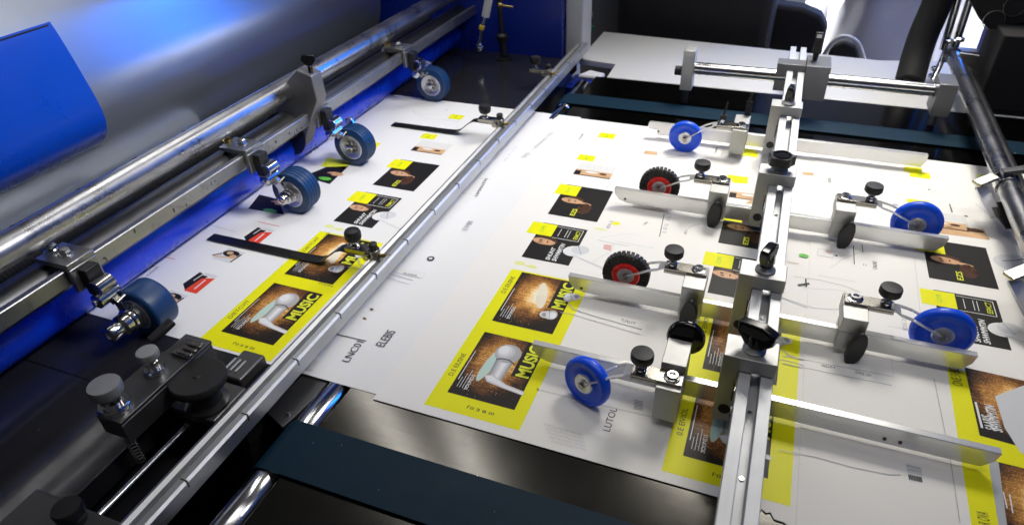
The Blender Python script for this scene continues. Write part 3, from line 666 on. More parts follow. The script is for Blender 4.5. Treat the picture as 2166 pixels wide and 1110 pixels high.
def knurled_knob(t, c, r=.0215, h=.022, base=.0, name='knob'):
    x, y, z = c
    m = MB(); m.lathe((x, y, z), (0, 0, 1), [(.008, 0), (.011, .002), (.011, .007), (.0075, .009), (.0075, .013), (.009, .015), (.0075, .018), (.0075, .024)], 22); t.part('threaded_stem', m, chrome)
    m = MB(); m.lathe((x, y, z + .022), (0, 0, 1), [(.009, 0), (r * .85, .002), (r, .006), (r, h - .003), (r * .93, h), (r * .5, h + .0008)], 44, knurl=({2, 3}, .05)); return t.part(name, m, blk)

def wheel_unit(kind, sx, xs, yb, front, wc, r, yaw, label, thin=False, tilt=0):
    t = Thing('pressure_wheel', label, 'wheel', (xs, yb, 0), 'pressure wheels on the guide bars')
    zt = .100
    if not front:
        yc = yb + .050
        m = MB(); m.box(xs - .024, xs + .024, yb - .014, yb + .072, .064, zt); m.box(xs - .024, xs + .024, yb - .014, yb - .0015, .020, .064); m.box(xs - .024, xs + .024, yb + .0215, yb + .04, .030, .064)
        t.part('holder_block', m, alu_b, bev=.0012)
        m = MB(); m.M = Matrix.Translation((xs + (.012 if sx > 0 else 0), yb - .030, .040)) @ Matrix.Rotation(R_(14 * sx), 4, 'Z') @ Matrix.Rotation(R_(6), 4, 'Y')
        prof = [(0, .044), (.011, .036), (.0175, .018), (.019, -.004), (.016, -.024), (.008, -.038), (0, -.042), (-.010, -.036), (-.016, -.018), (-.018, .004), (-.014, .026), (-.008, .038)]
        m.prism([(p[0], -.008, p[1]) for p in prof], (0, .012, 0)); pd = t.part('paddle_knob', m, blk, bev=.003)
        m = MB(); m.cyl((xs + (.010 if sx > 0 else 0), yb - .024, .048), (xs + (.010 if sx > 0 else 0), yb - .012, .048), .009, 18); t.part('knob_stem', m, alu_b)
    else:
        yc = yb - .052
        m = MB(); m.box(xs - .023, xs + .023, yb - .032, yb + .040, .064, zt + (.020 if not thin else .004)); m.box(xs - .023, xs + .023, yb - .080, yb - .001, .020, zt); m.box(xs - .023, xs + .023, yb + .0215, yb + .04, .030, .064)
        t.part('holder_block', m, alu_b, bev=.0012)
        if not thin:
            m = MB(); m.M = Matrix.Translation((xs + .008, yb + .056, .115)) @ Matrix.Rotation(R_(-8), 4, 'X'); m.lathe((0, -.008, 0), (0, 1, 0), [(.026, 0), (.034, .001), (.037, .005), (.037, .011), (.033, .014), (.01, .015)], 44); t.part('round_knob', m, blk_gloss)
        else:
            m = MB(); m.box(xs + .002, xs + .020, yb + .040, yb + .046, .10, .15); m.cyl((xs + .008, yb + .04, .135), (xs + .014, yb + .05, .175), .004, 10); t.part('lever', m, blk)
    xa = xs + sx * .072
    m = MB(); lo, hi = sorted((xs - sx * .022, xa)); m.box(lo, hi, yc - .0165, yc + .0165, zt + .0005, zt + .0065)
    lo, hi = sorted((xs + sx * .0245, xa)); m.box(lo, hi, yc - .0165, yc - .0135, zt - .007, zt + .0004); t.part('arm', m, spring, bev=.001)
    m = MB(); m.lathe((xs - sx * .002, yc, zt + .0065), (0, 0, 1), [(.0155, 0), (.0155, .002), (.011, .003), (.011, .007), (.010, .0085), (.006, .0085), (.005, .005)], 26); t.part('socket_screw', m, chrome)
    if not thin: knurled_knob(t, (xs + sx * .056, yc, zt + .0065))
    else:
        m = MB(); m.cyl((xs + sx * .056, yc, zt + .006), (xs + sx * .056, yc, zt + .02), .008, 16); t.part('threaded_stem', m, chrome)
        m = MB(); m.box(xs + sx * .056 - .010, xs + sx * .056 + .010, yc - .006, yc + .006, zt + .02, zt + .034); m.cyl((xs + sx * .056, yc, zt + .034), (xs + sx * .056 + .006, yc + .005, zt + .075), .004, 10, r2=.003); t.part('knob', m, blk)
    Mx, hw = make_wheel(t, kind, wc, r, yaw, tilt)
    # fork: slotted plate round the wheel
    pw = hw + .004; 
    m = MB(); c0 = Mx @ Vector((0, 0, 0))
    A0 = Vector((xa - sx * .008, yc, zt + .004)); d = 1
    base = Vector((xa + sx * .014, yc, zt - .004))
    m.prism([(A0.x, A0.y - .010, A0.z), (A0.x, A0.y + .010, A0.z), (base.x, base.y + pw + .004, base.z), (base.x, base.y - pw - .004, base.z)], (0, 0, .003))
    for s_ in (-1, 1):
        e = Mx @ Vector((0, s_ * (pw + .001), 0))
        b0 = base + Vector((-sx * .001, s_ * (pw), .0015)); mid = b0.lerp(e, .3) + Vector((0, s_ * .001, .004))
        m.bar(b0, mid, .0085, .003); m.bar(mid, e, .0075, .003)
        m.cyl(e + (Mx.to_3x3() @ Vector((0, -.0016, 0))), e + (Mx.to_3x3() @ Vector((0, .0016, 0))), .007, 18)
    t.part('fork', m, alu_x, bev=.0008)
wheel_unit('brush', -1, -.084, 1.668, False, (-.250, 1.722, .0565), .0565, 3, 'upper red and black brush wheel, left of the lobed knob bracket')
wheel_unit('brush', -1, -.082, 1.226, False, (-.242, 1.282, .0565), .0555, 3, 'lower red and black brush wheel, above the poster column')
wheel_unit('blue', -1, -.077, .975, True, (-.232, .915, .0525), .0525, -22, 'large solid blue wheel in front of the nearest guide bar, left of the rail', tilt=-8)
wheel_unit('blue', 1, .229, 1.668, False, (.404, 1.722, .060), .060, 0, 'upper right blue wheel half hidden behind its guide bar')
wheel_unit('blue', 1, .242, 1.226, False, (.414, 1.280, .060), .060, 0, 'lower right blue wheel half hidden behind its guide bar, beside the headphone print')
wheel_unit('blue', -1, -.072, 2.148, True, (-.236, 2.080, .053), .053, 0, 'far bright blue wheel with a silver hub, just below the far teal belt', thin=True)

# =================================================================== cross shaft behind
t = Thing('cross_shaft', 'polished steel cross shaft carrying the slotted rail behind the sheets', 'shaft', (.15, 2.52, .13))
m = MB(); m.cyl((-.30, 2.52, .128), (.52, 2.52, .128), .0215, 40); t.part('shaft_rod', m, chrome)
m = MB()
for xx in (-.262, -.235, .04, .185, .228, .47, .50): m.cyl((xx - .003, 2.52, .128), (xx + .003, 2.52, .128), .0232, 36)
t.part('shaft_ring', m, roller_m)
m = MB(); m.box(-.325, -.283, 2.485, 2.555, .052, .200); t.part('end_block', m, alu_b, bev=.002)
m = MB(); m.cyl((-.350, 2.50, .12), (-.327, 2.50, .12), .017, 20); t.part('end_screw', m, blk)
m = MB(); m.cyl((-.305, 2.50, .002), (-.305, 2.50, .05), .012, 16); t.part('foot', m, blk)
m = MB(); m.box(.094, .172, 2.462, 2.580, .072, .190); m.box(.000, .0935, 2.50, 2.56, .08, .178); t.part('clamp_block', m, cast, bev=.0015)
m = MB(); m.cyl((.118, 2.53, .190), (.118, 2.53, .22), .008, 14, r2=.011); m.box(.104, .128, 2.522, 2.538, .22, .285); k = t.part('clamp_lever', m, blk, bev=.002)
m = MB(); m.box(.108, .124, 2.5215, 2.5225, .268, .280); t.part('lever_tip', m, rim_m, parent=k)
m = MB(); m.box(.505, .560, 2.47, 2.58, .055, .165); m.cyl((.53, 2.53, .002), (.53, 2.53, .0545), .012, 16); t.part('end_bracket', m, cast, bev=.002)

# =================================================================== right rod with clips
t = Thing('side_rod', 'grey round rod running down the right edge past the clips', 'rod', (.65, 2.2, .10))
m = MB(); m.cyl((.622, 1.3, .10), (.622, 3.05, .10), .0245, 40); t.part('rod', m, tube_m)
m = MB(); m.cyl((.668, 1.2, .078), (.668, 3.05, .078), .014, 24); t.part('thin_rod', m, dark_steel)
m = MB(); m.lathe((.622, 2.99, .10), (0, 1, 0), [(.02, 0), (.031, .004), (.031, .06), (.02, .065)], 32); m.box(.59, .70, 3.0, 3.05, .07, .12); t.part('elbow', m, cast, bev=.003)
def clip(y, label, z=.10):
    t = Thing('rod_clip', label, 'clip', (.62, y, z), 'chrome clips on the side rod')
    m = MB(); pts = []
    for i in range(15): a = R_(-30 + 250 * i / 14); pts.append((.622 + .030 * math.cos(a), z + .030 * math.sin(a)))
    inner = [( .622 + (x - .622) * .86, z + (zz - z) * .86) for x, zz in pts][::-1]
    m.prism([(x, y, zz) for x, zz in pts + inner], (0, .045, 0)); t.part('clip_band', m, chrome, bev=.001)
    m = MB(); m.bar((.59, y + .02, z + .02), (.545, y - .01, z + .005), .03, .008); t.part('clip_tongue', m, spring, bev=.002)
    m = MB(); m.bar((.56, y - .005, z - .004), (.60, y - .075, z - .050), .034, .005); t.part('clip_plate', m, rim_m, bev=.001)
    m = MB(); m.bar((.60, y - .03, z - .03), (.64, y - .10, z - .06), .05, .004); t.part('clip_pad', m, blk_rough, bev=.001)
    m = MB(); m.bar((.60, y + .02, z + .032), (.74, y + .05, z + .065), .022, .014); t.part('clip_arm', m, dark_steel, bev=.002)
    m = MB(); m.lathe((.655, y + .03, z + .05), (0, 0, 1), [(.012, 0), (.012, .006), (.008, .008), (.008, .014), (.006, .015)], 20); m.cyl((.69, y + .0, z + .02), (.69, y + .05, z + .02), .009, 16); t.part('clip_screw', m, chrome)
clip(1.905, 'upper chrome clip gripping the side rod above the round print')
clip(1.47, 'lower chrome clip cut by the right picture edge, beside the headphone print')

# =================================================================== left hold-down rail with fingers
t = Thing('holddown_rail', 'long grey channel rail running diagonally from the white shelf to the bottom left', 'rail', (-.83, 1.6, .05))
cs = [(-.860, .030), (-.797, .030), (-.797, .062), (-.802, .066), (-.813, .066), (-.818, .062), (-.818, .042), (-.834, .042), (-.838, .052), (-.846, .056), (-.854, .052), (-.860, .044)]
m = MB(); m.prism([(x, .12, z) for x, z in cs], (0, 2.78, 0)); r_ = t.part('rail_body', m, alu_l, smooth=25)
m = MB()
for k in range(17):
    y = .30 + k * .155; m.box(-.812, -.7965, y, y + .0022, .0655, .0666); m.box(-.7975, -.7964, y - .001, y + .0012, .052, .0665)
t.part('scale_mark', m, ink, smooth=0)
m = MB()
for y in (.62, 1.10, 1.62, 2.2): m.cyl((-.826, y, .042), (-.826, y, .045), .006, 14)
t.part('rail_screw', m, brass)
def finger(y, xt, label, short=False, flip=0):
    t = Thing('holddown_finger', label, 'sheet holder', (-.85, y, .06), 'sheet hold-down fingers on the channel rail')
    m = MB(); m.box(-.925, -.855, y - .015, y + .015, .060, .076); m.lathe((-.848, y, .044), (0, 0, 1), [(.015, 0), (.015, .034), (.010, .036)], 24); m.cyl((-.862, y - .022, .062), (-.862, y + .022, .062), .009, 18); t.part('clamp', m, spring, bev=.001)
    m = MB(); m.lathe((-.848, y, .080), (0, 0, 1), [(.008, 0), (.011, .001), (.011, .015), (.008, .017)], 20, knurl=({1, 2}, .06)); t.part('cap_screw', m, blk)
    m = MB(); m.cyl((-.835, y + .004, .060), (-.805, y + .006, .062), .005, 12); t.part('pin', m, brass)
    m = MB(); m.lathe((-.902, y, .076), (0, 0, 1), [(.012, 0), (.012, .004), (.006, .008), (.007, .016)], 20); t.part('threaded_stem', m, chrome)
    m = MB(); m.lathe((-.902, y, .090), (0, 0, 1), [(.008, 0), (.018, .006), (.021, .014), (.021, .026), (.018, .033), (.008, .036)], 44, knurl=({2, 3, 4}, .05)); t.part('knob', m, blk)
    if not short:
        P = [(-.885, .066), (-.940, .066), (-.955, .060), (-1.005, .018), (-1.025, .011), (-1.06, .009), (xt, .0085)]
        m = MB(); m.ribbon([(x, y, z - .004) for x, z in P], (0, .0155, 0), .0022); t.part('spring_strip', m, strip_m)
finger(1.152, -1.385, 'black spring finger with a round ribbed knob lying across the golden poster')
finger(1.985, -1.275, 'black spring finger with small round knob near the far edge of the left sheet')
finger(2.50, 0, 'short sheet finger without strip near the far end of the channel rail', True)

# =================================================================== left: blue nip roller, tube, square bar, drum
m = MB(); m.lathe((-1.462, .05, .0685), (0, 1, 0), [(.060, 0), (.066, .006), (.066, 2.80), (.058, 2.81)], 64)
single('blue_roller', m, blue_roll_m, 'long bright blue roller drawing the sheets in under the square bar', 'roller', (-1.462, 1.4, .06))
t = Thing('round_tube', 'long worn steel tube crossing above the blue roller', 'tube', (-1.38, 1.5, .272))
m = MB(); m.cyl((-1.385, -.3, .272), (-1.385, 3.3, .272), .0335, 48); t.part('tube', m, tube_m)
m = MB()
for k in range(17):
    y = .55 + k * .16; pts = []
    for i in range(9):
        a = R_(8 + 48 * i / 8); pts.append((-1.385 + .0337 * math.cos(a), y + .002 * math.sin(i * 1.3), .272 + .0337 * math.sin(a)))
    if k % 2 == 0: m.path(pts[:5], .0008, 4)
    pts = []
    for i in range(6):
        a = R_(100 + 30 * i / 5); pts.append((-1.385 + .0337 * math.cos(a), y, .272 + .0337 * math.sin(a)))
    m.path(pts, .0014, 4)
t.part('scale_mark', m, ink)
t = Thing('square_bar', 'square steel bar carrying the blue rubber tyred wheels', 'bar', (-1.34, 1.5, .185))
m = MB(); m.box(-1.332, -1.314, -.2, 3.1, .165, .203); t.part('bar', m, bar_m, bev=.003)
m = MB()
for k in range(44):
    y = random.uniform(.4, 2.9); zz = random.uniform(.165, .19); m.box(-1.3136, -1.3128, y, y + random.choice((.001, .002, .004)), zz, zz + random.choice((.002, .004, .010)))
t.part('wear_mark', m, dark_steel)
m = MB(); m.cyl((-1.398, -.3, .158), (-1.398, 3.1, .158), .042, 40)
single('dark_shaft', m, dark_steel, 'dark round shaft behind the square bar', 'shaft', (-1.445, 1.4, .15))
t = Thing('grooved_roller', 'grooved black roller seen between the tube and the dark shaft', 'roller', (-1.56, 1.0, .11))
prof = [(.05, 0)]
y = .01
while y < 1.62: prof += [(.058, y), (.058, y + .006), (.0572, y + .007), (.0572, y + .009)]; y += .01
m = MB(); m.lathe((-1.560, .2, .12), (0, 1, 0), prof, 32); t.part('roller_body', m, blk)
m = MB(); m.cyl((-1.56, -.2, .12), (-1.56, 2.9, .12), .02, 16); t.part('shaft', m, dark_steel)
# slotted guide panel behind
m = MB(); P = [(-1.60, .10), (-1.70, .13), (-1.78, .10), (-1.78, .09), (-1.70, .115), (-1.60, .09)]
m.prism([(x, .2, z) for x, z in P], (0, 1.40, 0)); t = Thing('slotted_panel', 'pale slotted metal panel glimpsed between the steel tube and the grooved roller', 'panel', (-1.69, .9, .1))
t.part('panel', m, grey_panel)
m = MB()
for k in range(9): m.bar((-1.61, .3 + k * .14, .1005), (-1.695, .33 + k * .14, .1305), .004, .001)
t.part('slit', m, void_m)
m = MB(); m.box(-1.80, -1.50, 1.62, 3.1, -.1, .10); single('shade_block', m, void_m, 'black block standing for the shade in the gap behind the bracket plate', 'shade block', (-1.65, 2.3, 0))  # black block put in for the shade of the open gap
# curved guard
def spline(P, n=8):
    out = []
    P = [Vector(p) for p in P]
    for i in range(len(P) - 1):
        p0 = P[max(i - 1, 0)]; p1 = P[i]; p2 = P[i + 1]; p3 = P[min(i + 2, len(P) - 1)]
        for k in range(n):
            t_ = k / n; out.append(.5 * ((2 * p1) + (-p0 + p2) * t_ + (2 * p0 - 5 * p1 + 4 * p2 - p3) * t_ ** 2 + (-p0 + 3 * p1 - 3 * p2 + p3) * t_ ** 3))
    out.append(P[-1]); return out
G = spline([(-2.9, 1.10), (-2.3, .93), (-1.98, .76), (-1.83, .58), (-1.765, .43), (-1.745, .32), (-1.748, .22), (-1.77, .12), (-1.83, .03)])
G2 = [(p.x - .02, p.y) for p in G][::-1]
t = Thing('curved_guard', 'big curved brushed steel guard at upper left mirroring blue', 'guard', (-1.9, 1.5, .3))
m = MB(); m.prism([(p[0], -.3, p[1]) for p in [tuple(q) for q in G] + G2], (0, 3.05, 0)); t.part('guard_sheet', m, drum_m, smooth=60)
P = [WY(0, 18, 1.0), WY(70, 0, 1.0)]
m = MB(); m.prism([(p[0] - .005 , 2.752, p[1]) for p in [tuple(q) for q in G]] + [(-2.9, 2.752, .05)], (0, .02, 0)); t.part('end_plate', m, grey_panel)
C_ = spline([(-1.755, .580), (-1.732, .532), (-1.703, .43), (-1.681, .328), (-1.690, .270), (-1.720, .232), (-1.762, .205)], 6)[4:]
Cin = [(p.x - .006, p.y - .002) for p in C_][::-1]
t = Thing('blue_cover', 'saturated blue curved plastic cover wrapped round the left end of the guard', 'cover', (-1.7, .7, .35))
m = MB(); m.prism([(p[0], -.3, p[1]) for p in [tuple(q) for q in C_] + Cin], (0, 1.50, 0)); t.part('cover_sheet', m, blue_cover_m, smooth=60)
m = MB(); m.bar((-1.765, -.3, .198), (-1.765, 1.19, .198), .012, .020); t.part('lower_lip', m, dark_steel, bev=.002)
m = MB(); m.bar((-1.739, -.3, .548), (-1.739, 1.19, .548), .006, .003); t.part('upper_edge', m, ink)
# unseen blue panel, added right of the frame for the guard to mirror
m = MB(); m.box(1.5, 1.8, -.6, 9.0, .36, 3.1)
t = Thing('reflection_panel', 'tall unseen blue panel added right of the table for the guard to mirror', 'reflection panel', (1.6, 2.3, -.6))
t.part('blue_field', m, reflection_blue_m, bev=.02)
m = MB(); m.box(1.5, 1.8, -.6, 9.0, -1.59, .34); t.part('pale_field', m, white_p, bev=.02)  # pale panel added to give the lower guard a grey reflection

# bracket plate
yb = 1.58
t = Thing('bracket_plate', 'hexagonal grey bracket plate gripping the steel tube, topped by a black wing screw', 'bracket', (-1.4, yb, .2))
fr = [(625, 148), (658, 162), (671, 214), (642, 311), (592, 301), (575, 255), (592, 190)]
P = [WY(a, b, yb) for a, b in fr]
m = MB(); m.prism([(p.x, yb, p.z) for p in P], (0, .050, 0)); t.part('plate', m, cast, bev=.003)
c = WY(606, 284, yb)
m = MB(); m.lathe((c.x - .0, yb - .003, c.z), (0, 1, 0), [(.072, 0), (.072, .0028)], 40, m=0); t.part('shaft_bore', m, void_m)
c = WY(618, 250, yb); m = MB(); m.lathe((c.x, yb + .002, c.z), (0, 1, 0), [(.085, 0), (.085, .03)], 40); 
m = MB(); c = WY(655, 140, yb + .02); m.cyl((c.x, yb + .02, c.z - .03), (c.x, yb + .02, c.z + .002), .007, 14); m.M = Matrix.Translation((c.x, yb + .02, c.z + .018)) @ Matrix.Rotation(R_(25), 4, 'Z'); m.prism([(-.022, -.005, .0), (-.010, -.005, -.016), (.010, -.005, -.016), (.022, -.005, -.002), (.018, -.005, .014), (-.018, -.005, .016)], (0, .010, 0)); t.part('wing_screw', m, blk_gloss, bev=.002)

# rubber tyred wheels on the square bar
def tyre_wheel(y, label, wd=.052, r=.064, ribs=True, hub='rim', spring_coil=False):
    t = Thing('tyre_wheel', label, 'wheel', (-1.24, y, 0), 'blue tyred wheels on the square bar')
    xw, z = -1.235, r + .0035; y0 = y
    m = MB(); prof = [(r * .62, .0), (r * .90, 0), (r * .975, .003), (r, .008), (r, wd - .008), (r * .975, wd - .003), (r * .9, wd), (r * .62, wd)]
    m.lathe((xw, y0, z), (0, 1, 0), prof, 72, knurl=({3, 4}, .035) if ribs else None, cap=False); ty = t.part('tyre', m, blue_tyre)
    if ribs:
        m = MB()
        for k in range(1, 5): m.lathe((xw, y0 + wd * k / 5, z), (0, 1, 0), [(r * .99, 0), (r * 1.008, .0008), (r * 1.008, .0022), (r * .99, .003)], 72, cap=False)
        t.part('tread_rib', m, blue_tyre, parent=ty)
    m = MB(); m.lathe((xw, y0 - .001, z), (0, 1, 0), [(.024, .006), (.028, .004), (r * .52, .002), (r * .60, 0), (r * .64, .001), (r * .64, .01)], 48); m.lathe((xw, y0 + .006, z), (0, 1, 0), [(.026, 0), (.026, .006)], 32); t.part('rim', m, rim_m)
    m = MB()
    for k in range(6):
        a = k * math.pi / 3; m.cyl((xw + .017 * math.cos(a), y0 - .002, z + .017 * math.sin(a)), (xw + .017 * math.cos(a), y0 + .008, z + .017 * math.sin(a)), .0055, 10)
    t.part('bearing', m, spring)
    if hub == 'rim':
        m = MB(); m.lathe((xw, y0 - .008, z), (0, 1, 0), [(.006, 0), (.010, .002), (.010, .01), (.012, .012), (.012, .02)], 24); t.part('axle', m, chrome)
    else:
        L_ = .075 if hub == 'long' else .040; K = 1.45 if hub == 'long' else 1.15
        m = MB(); m.lathe((xw, y0 - L_, z), (0, 1, 0), [(.005 * K, .002), (.006 * K, -.002), (.011 * K, 0), (.0125 * K, .003), (.0125 * K, L_ * .32), (.010 * K, L_ * .34), (.014 * K, L_ * .40), (.017 * K, L_ * .45), (.017 * K, L_ * .62), (.015 * K, L_ * .63), (.015 * K, L_ * .67), (.019 * K, L_ * .70), (.019 * K, L_ * .77), (.016 * K, L_ * .78), (.020 * K, L_ * .84), (.020 * K, L_ + .005)], 40); t.part('axle', m, chrome)
    yc = y - (.028 if hub != 'rim' else .0)
    if hub == 'rim': yc = y + wd + .012
    yk = y - .02
    # clamp on the bar
    m = MB(); m.box(-1.392, -1.300, yk - .034, yk + .034, .206, .219); m.box(-1.311, -1.298, yk - .034, yk + .034, .150, .206); cl = t.part('bar_clamp', m, cast_l, bev=.0018)
    m = MB(); m.lathe((-1.392, yk + .004, .170), (0, 0, 1), [(.018, 0), (.026, .004), (.026, .030), (.020, .036), (.012, .036)], 28); t.part('clamp_boss', m, cast)
    m = MB(); m.lathe((-1.340, yk, .219), (0, 0, 1), [(.0155, 0), (.0155, .003), (.010, .004)], 26); m.lathe((-1.340, yk, .222), (0, 0, 1), [(.011, 0), (.0115, .003), (.0115, .010), (.009, .012)], 6); t.part('bolt', m, chrome, smooth=25)
    if spring_coil:
        m = MB(); pts = [(-1.392 + .0135 * math.cos(a * .5), yk + .004 + .0135 * math.sin(a * .5), .206 + .060 * a / 64) for a in range(65)]
        m.path(pts, .0035, 8); t.part('coil_spring', m, chrome)
        m = MB(); m.cyl((-1.392, yk + .004, .2), (-1.392, yk + .004, .268), .006, 12); t.part('spring_pin', m, spring)
    else:
        m = MB(); m.cyl((-1.392, yk + .004, .2), (-1.392, yk + .004, .235), .006, 12); m.lathe((-1.392, yk + .004, .206), (0, 0, 1), [(.014, 0), (.014, .006), (.010, .012), (.014, .018), (.009, .022)], 20); t.part('spring_pin', m, brass)
    # knuckles and link
    m = MB(); m.box(-1.297, -1.276, yk - .018, yk + .018, .135, .200); t.part('knuckle_block', m, blk, bev=.002)
    m = MB(); pts = []
    for i in range(13): a = R_(-80 + 200 * i / 12); pts.append((-1.262 + .020 * math.cos(a), .160 + .018 * math.sin(a)))
    pts = [(-1.285, .178)] [:0] + pts
    inn = [(-1.262 + (x + 1.262) * .72, .160 + (zz - .160) * .72) for x, zz in pts][::-1]
    m.prism([(x, yk - .024, zz) for x, zz in pts + inn], (0, .040, 0)); t.part('knuckle_band', m, chrome, bev=.001)
    m = MB(); m.lathe((-1.268, yk - .030, .128), (0, 1, 0), [(.010, 0), (.017, .002), (.017, .050), (.010, .052)], 28); m.cyl((-1.268, yk - .036, .128), (-1.268, yk + .03, .128), .006, 12); t.part('pivot', m, chrome)
    ya = y - .016
    m = MB(); a_ = Vector((-1.268, ya, .128)); b_ = Vector((xw, ya, z)); d = (b_ - a_).normalized(); n = Vector((-d.z, 0, d.x))
    pts = []
    for i in range(9): an = math.pi / 2 + math.pi * i / 8; pts.append(a_ + (n * math.sin(an) * .014) + d * math.cos(an) * .014)
    for i in range(9): an = -math.pi / 2 + math.pi * i / 8; pts.append(b_ + (n * math.sin(an) * .011) + d * math.cos(an) * .011)
    if hub == 'rim': off = wd + .020; pts = [p + Vector((0, off, 0)) for p in pts]
    m.prism(pts, (0, .008, 0)); t.part('link_arm', m, chrome, bev=.001)
    m = MB(); m.bar((-1.262, ya - .002, .108), (-1.245, ya - .002, .122), .012, .010); m.cyl((-1.238, ya - .01, .118), (-1.238, ya + .012, .122), .004, 10); t.part('set_screw', m, spring)
tyre_wheel(2.225, 'blue tyred wheel farthest up the square bar, standing on the dark plate', .050)
tyre_wheel(1.655, 'blue ribbed tyred wheel just in front of the hexagonal bracket plate', .056)
tyre_wheel(1.335, 'blue tyred wheel over the cyclist print, with a short chrome axle', .062, hub='short')
tyre_wheel(.770, 'nearest blue tyred wheel with a long chrome axle stub, below the coil spring', .064, r=.061, ribs=False, hub='long', spring_coil=True)

# =================================================================== lower left adjuster
z = .105
c0 = W(257, 896, z); c1 = W(444, 719, z); xw0 = W(206, 873, z)
bx1 = (c0.x + c1.x) / 2; bx0 = bx1 - .078; by0, by1 = c0.y, c1.y
t = Thing('sheet_adjuster', 'dark metal adjuster housing with knurled steel knobs at lower left', 'adjuster', (bx1, by0, z))
m = MB(); m.prism([(bx0, by0 + .02, z - .008), (bx0 + .02, by0, z - .008), (bx1, by0, z - .008), (bx1, by1, z - .008), (bx0 + .012, by1, z - .008), (bx0 + .012, by1 - .05, z - .008), (bx0, by1 - .08, z - .008)], (0, 0, .008))
m.box(bx1 - .006, bx1, by0, by1 - .002, z - .055, z - .0085); m.box(bx0 + .02, bx1 - .0065, by0, by0 + .006, z - .045, z - .0085); t.part('housing', m, cast_d, bev=.0012)
def steel_knob(c, r, name='knurled_knob', mt=None, h=.022, m2=None):
    m = MB(); m.lathe(c, (0, 0, 1), [(r * 1.05, 0), (r * 1.05, .010), (r * .95, .013), (r * .62, .013), (r * .62, .022), (r * .72, .023), (r * .72, .030), (r * .6, .032), (r * .6, .038)], 36, knurl=({1}, .03)); t.part('knob_base', m, m2 or chrome)
    m = MB(); m.lathe((c[0], c[1], c[2] + .038), (0, 0, 1), [(r * .8, 0), (r * 1.0, .002), (r * 1.03, .004), (r * 1.03, h - .003), (r * .98, h), (r * .2, h + .0005)], 72, knurl=({2, 3}, .03)); return t.part(name, m, mt or alu_b)
k1 = W(245, 862, z); steel_knob((k1.x, k1.y, z), .0275)
k2 = W(330, 786, z); steel_knob((k2.x, k2.y, z), .0195, h=.016)
m = MB()
for k in range(3):
    cc = W(392 + k * 10, 748 - k * 9, z + .012); m.bar((cc.x - .018, cc.y, z + .012), (cc.x + .016, cc.y, z + .012), .007, .006)
cc = W(400, 740, z); m.box(cc.x - .024, cc.x + .020, cc.y - .024, cc.y + .022, z + .0005, z + .008); t.part('serrated_block', m, spring, bev=.001)
a, b = W(318, 722, z + .01), W(365, 678, z + .03); m = MB(); m.bar(a, b, .022, .012); t.part('lever', m, blk, bev=.003)
m = MB(); pts = [(W(268, 918, .06).x + .0 + .008 * math.cos(q * .9), W(268, 918, .06).y + .008 * math.sin(q * .9), .055 - .0012 * q) for q in range(60)]
m.path(pts, .0012, 5); t.part('coil_spring', m, spring)
t = Thing('hand_wheel', 'large matt black knurled hand wheel between the adjuster and the channel rail', 'hand wheel', (-.88, .60, .03))
kb = W(440, 850, .03)
m = MB(); m.lathe((kb.x, kb.y, .028), (0, 0, 1), [(.042, 0), (.042, .006), (.030, .010), (.027, .030), (.029, .032), (.034, .036), (.034, .050), (.030, .052)], 40, knurl=({5, 6}, .02)); t.part('stem', m, dark_steel)
m = MB(); m.lathe((kb.x - .004, kb.y + .002, .080), (0, 0, 1), [(.030, 0), (.052, .001), (.054, .005), (.054, .016), (.051, .019), (.008, .0175), (.006, .0195), (.0, .0195)], 90, knurl=({2, 3}, .02)); t.part('wheel', m, blk_rough)
m = MB(); m.box(kb.x - .06, kb.x + .045, kb.y - .035, kb.y + .06, .004, .028); m.box(kb.x - .035, kb.x + .02, kb.y + .07, kb.y + .15, .004, .030); t.part('base_block', m, cast_d, bev=.004)
m = MB()
for k in range(3): m.box(kb.x - .033 + k * .013, kb.x - .028 + k * .013, kb.y + .085, kb.y + .12, .0305, .034)
t.part('cooling_rib', m, alu_b, bev=.001)
t = Thing('lower_rod', 'thin shiny rod in the dark gap beside the channel rail', 'rod', (-.955, .4, .0))
m = MB(); m.cyl((-.957, .22, -.01), (-.957, .62, -.01), .0065, 20); t.part('rod', m, chrome)
m = MB(); m.lathe((-.957, .595, -.01), (0, 1, 0), [(.007, 0), (.009, .001), (.009, .012), (.007, .013)], 20); t.part('rod_collar', m, brass)
kn = W(148, 1085, .05)
t = Thing('corner_knob', 'small dark knurled knob on a block in the bottom left corner', 'knob', (kn.x, kn.y, .03))
m = MB(); m.box(kn.x - .12, kn.x + .10, kn.y - .1, kn.y + .025, .0, .03); t.part('block', m, cast_d, bev=.003)
m = MB(); m.lathe((kn.x, kn.y, .03), (0, 0, 1), [(.02, 0), (.02, .012), (.017, .014), (.023, .018), (.024, .034), (.022, .038), (.005, .039)], 60, knurl=({3, 4}, .025)); t.part('knob', m, blk)
m = MB(); m.box(kn.x + .03, kn.x + .05, kn.y - .05, kn.y - .02, .0305, .05); t.part('clip', m, alu_b, bev=.002)
m = MB(); m.prism([(-1.62, -.2, -.10), (-1.395, -.2, -.02), (-1.395, -.2, -.05), (-1.62, -.2, -.13)], (0, 2.9, 0)); m.box(-1.39, -.99, -.2, .605, -.12, -.10)
single('under_tray', m, dark_bed, 'dark glossy tray below the blue roller at lower left', 'tray', (-1.3, .6, -.1))

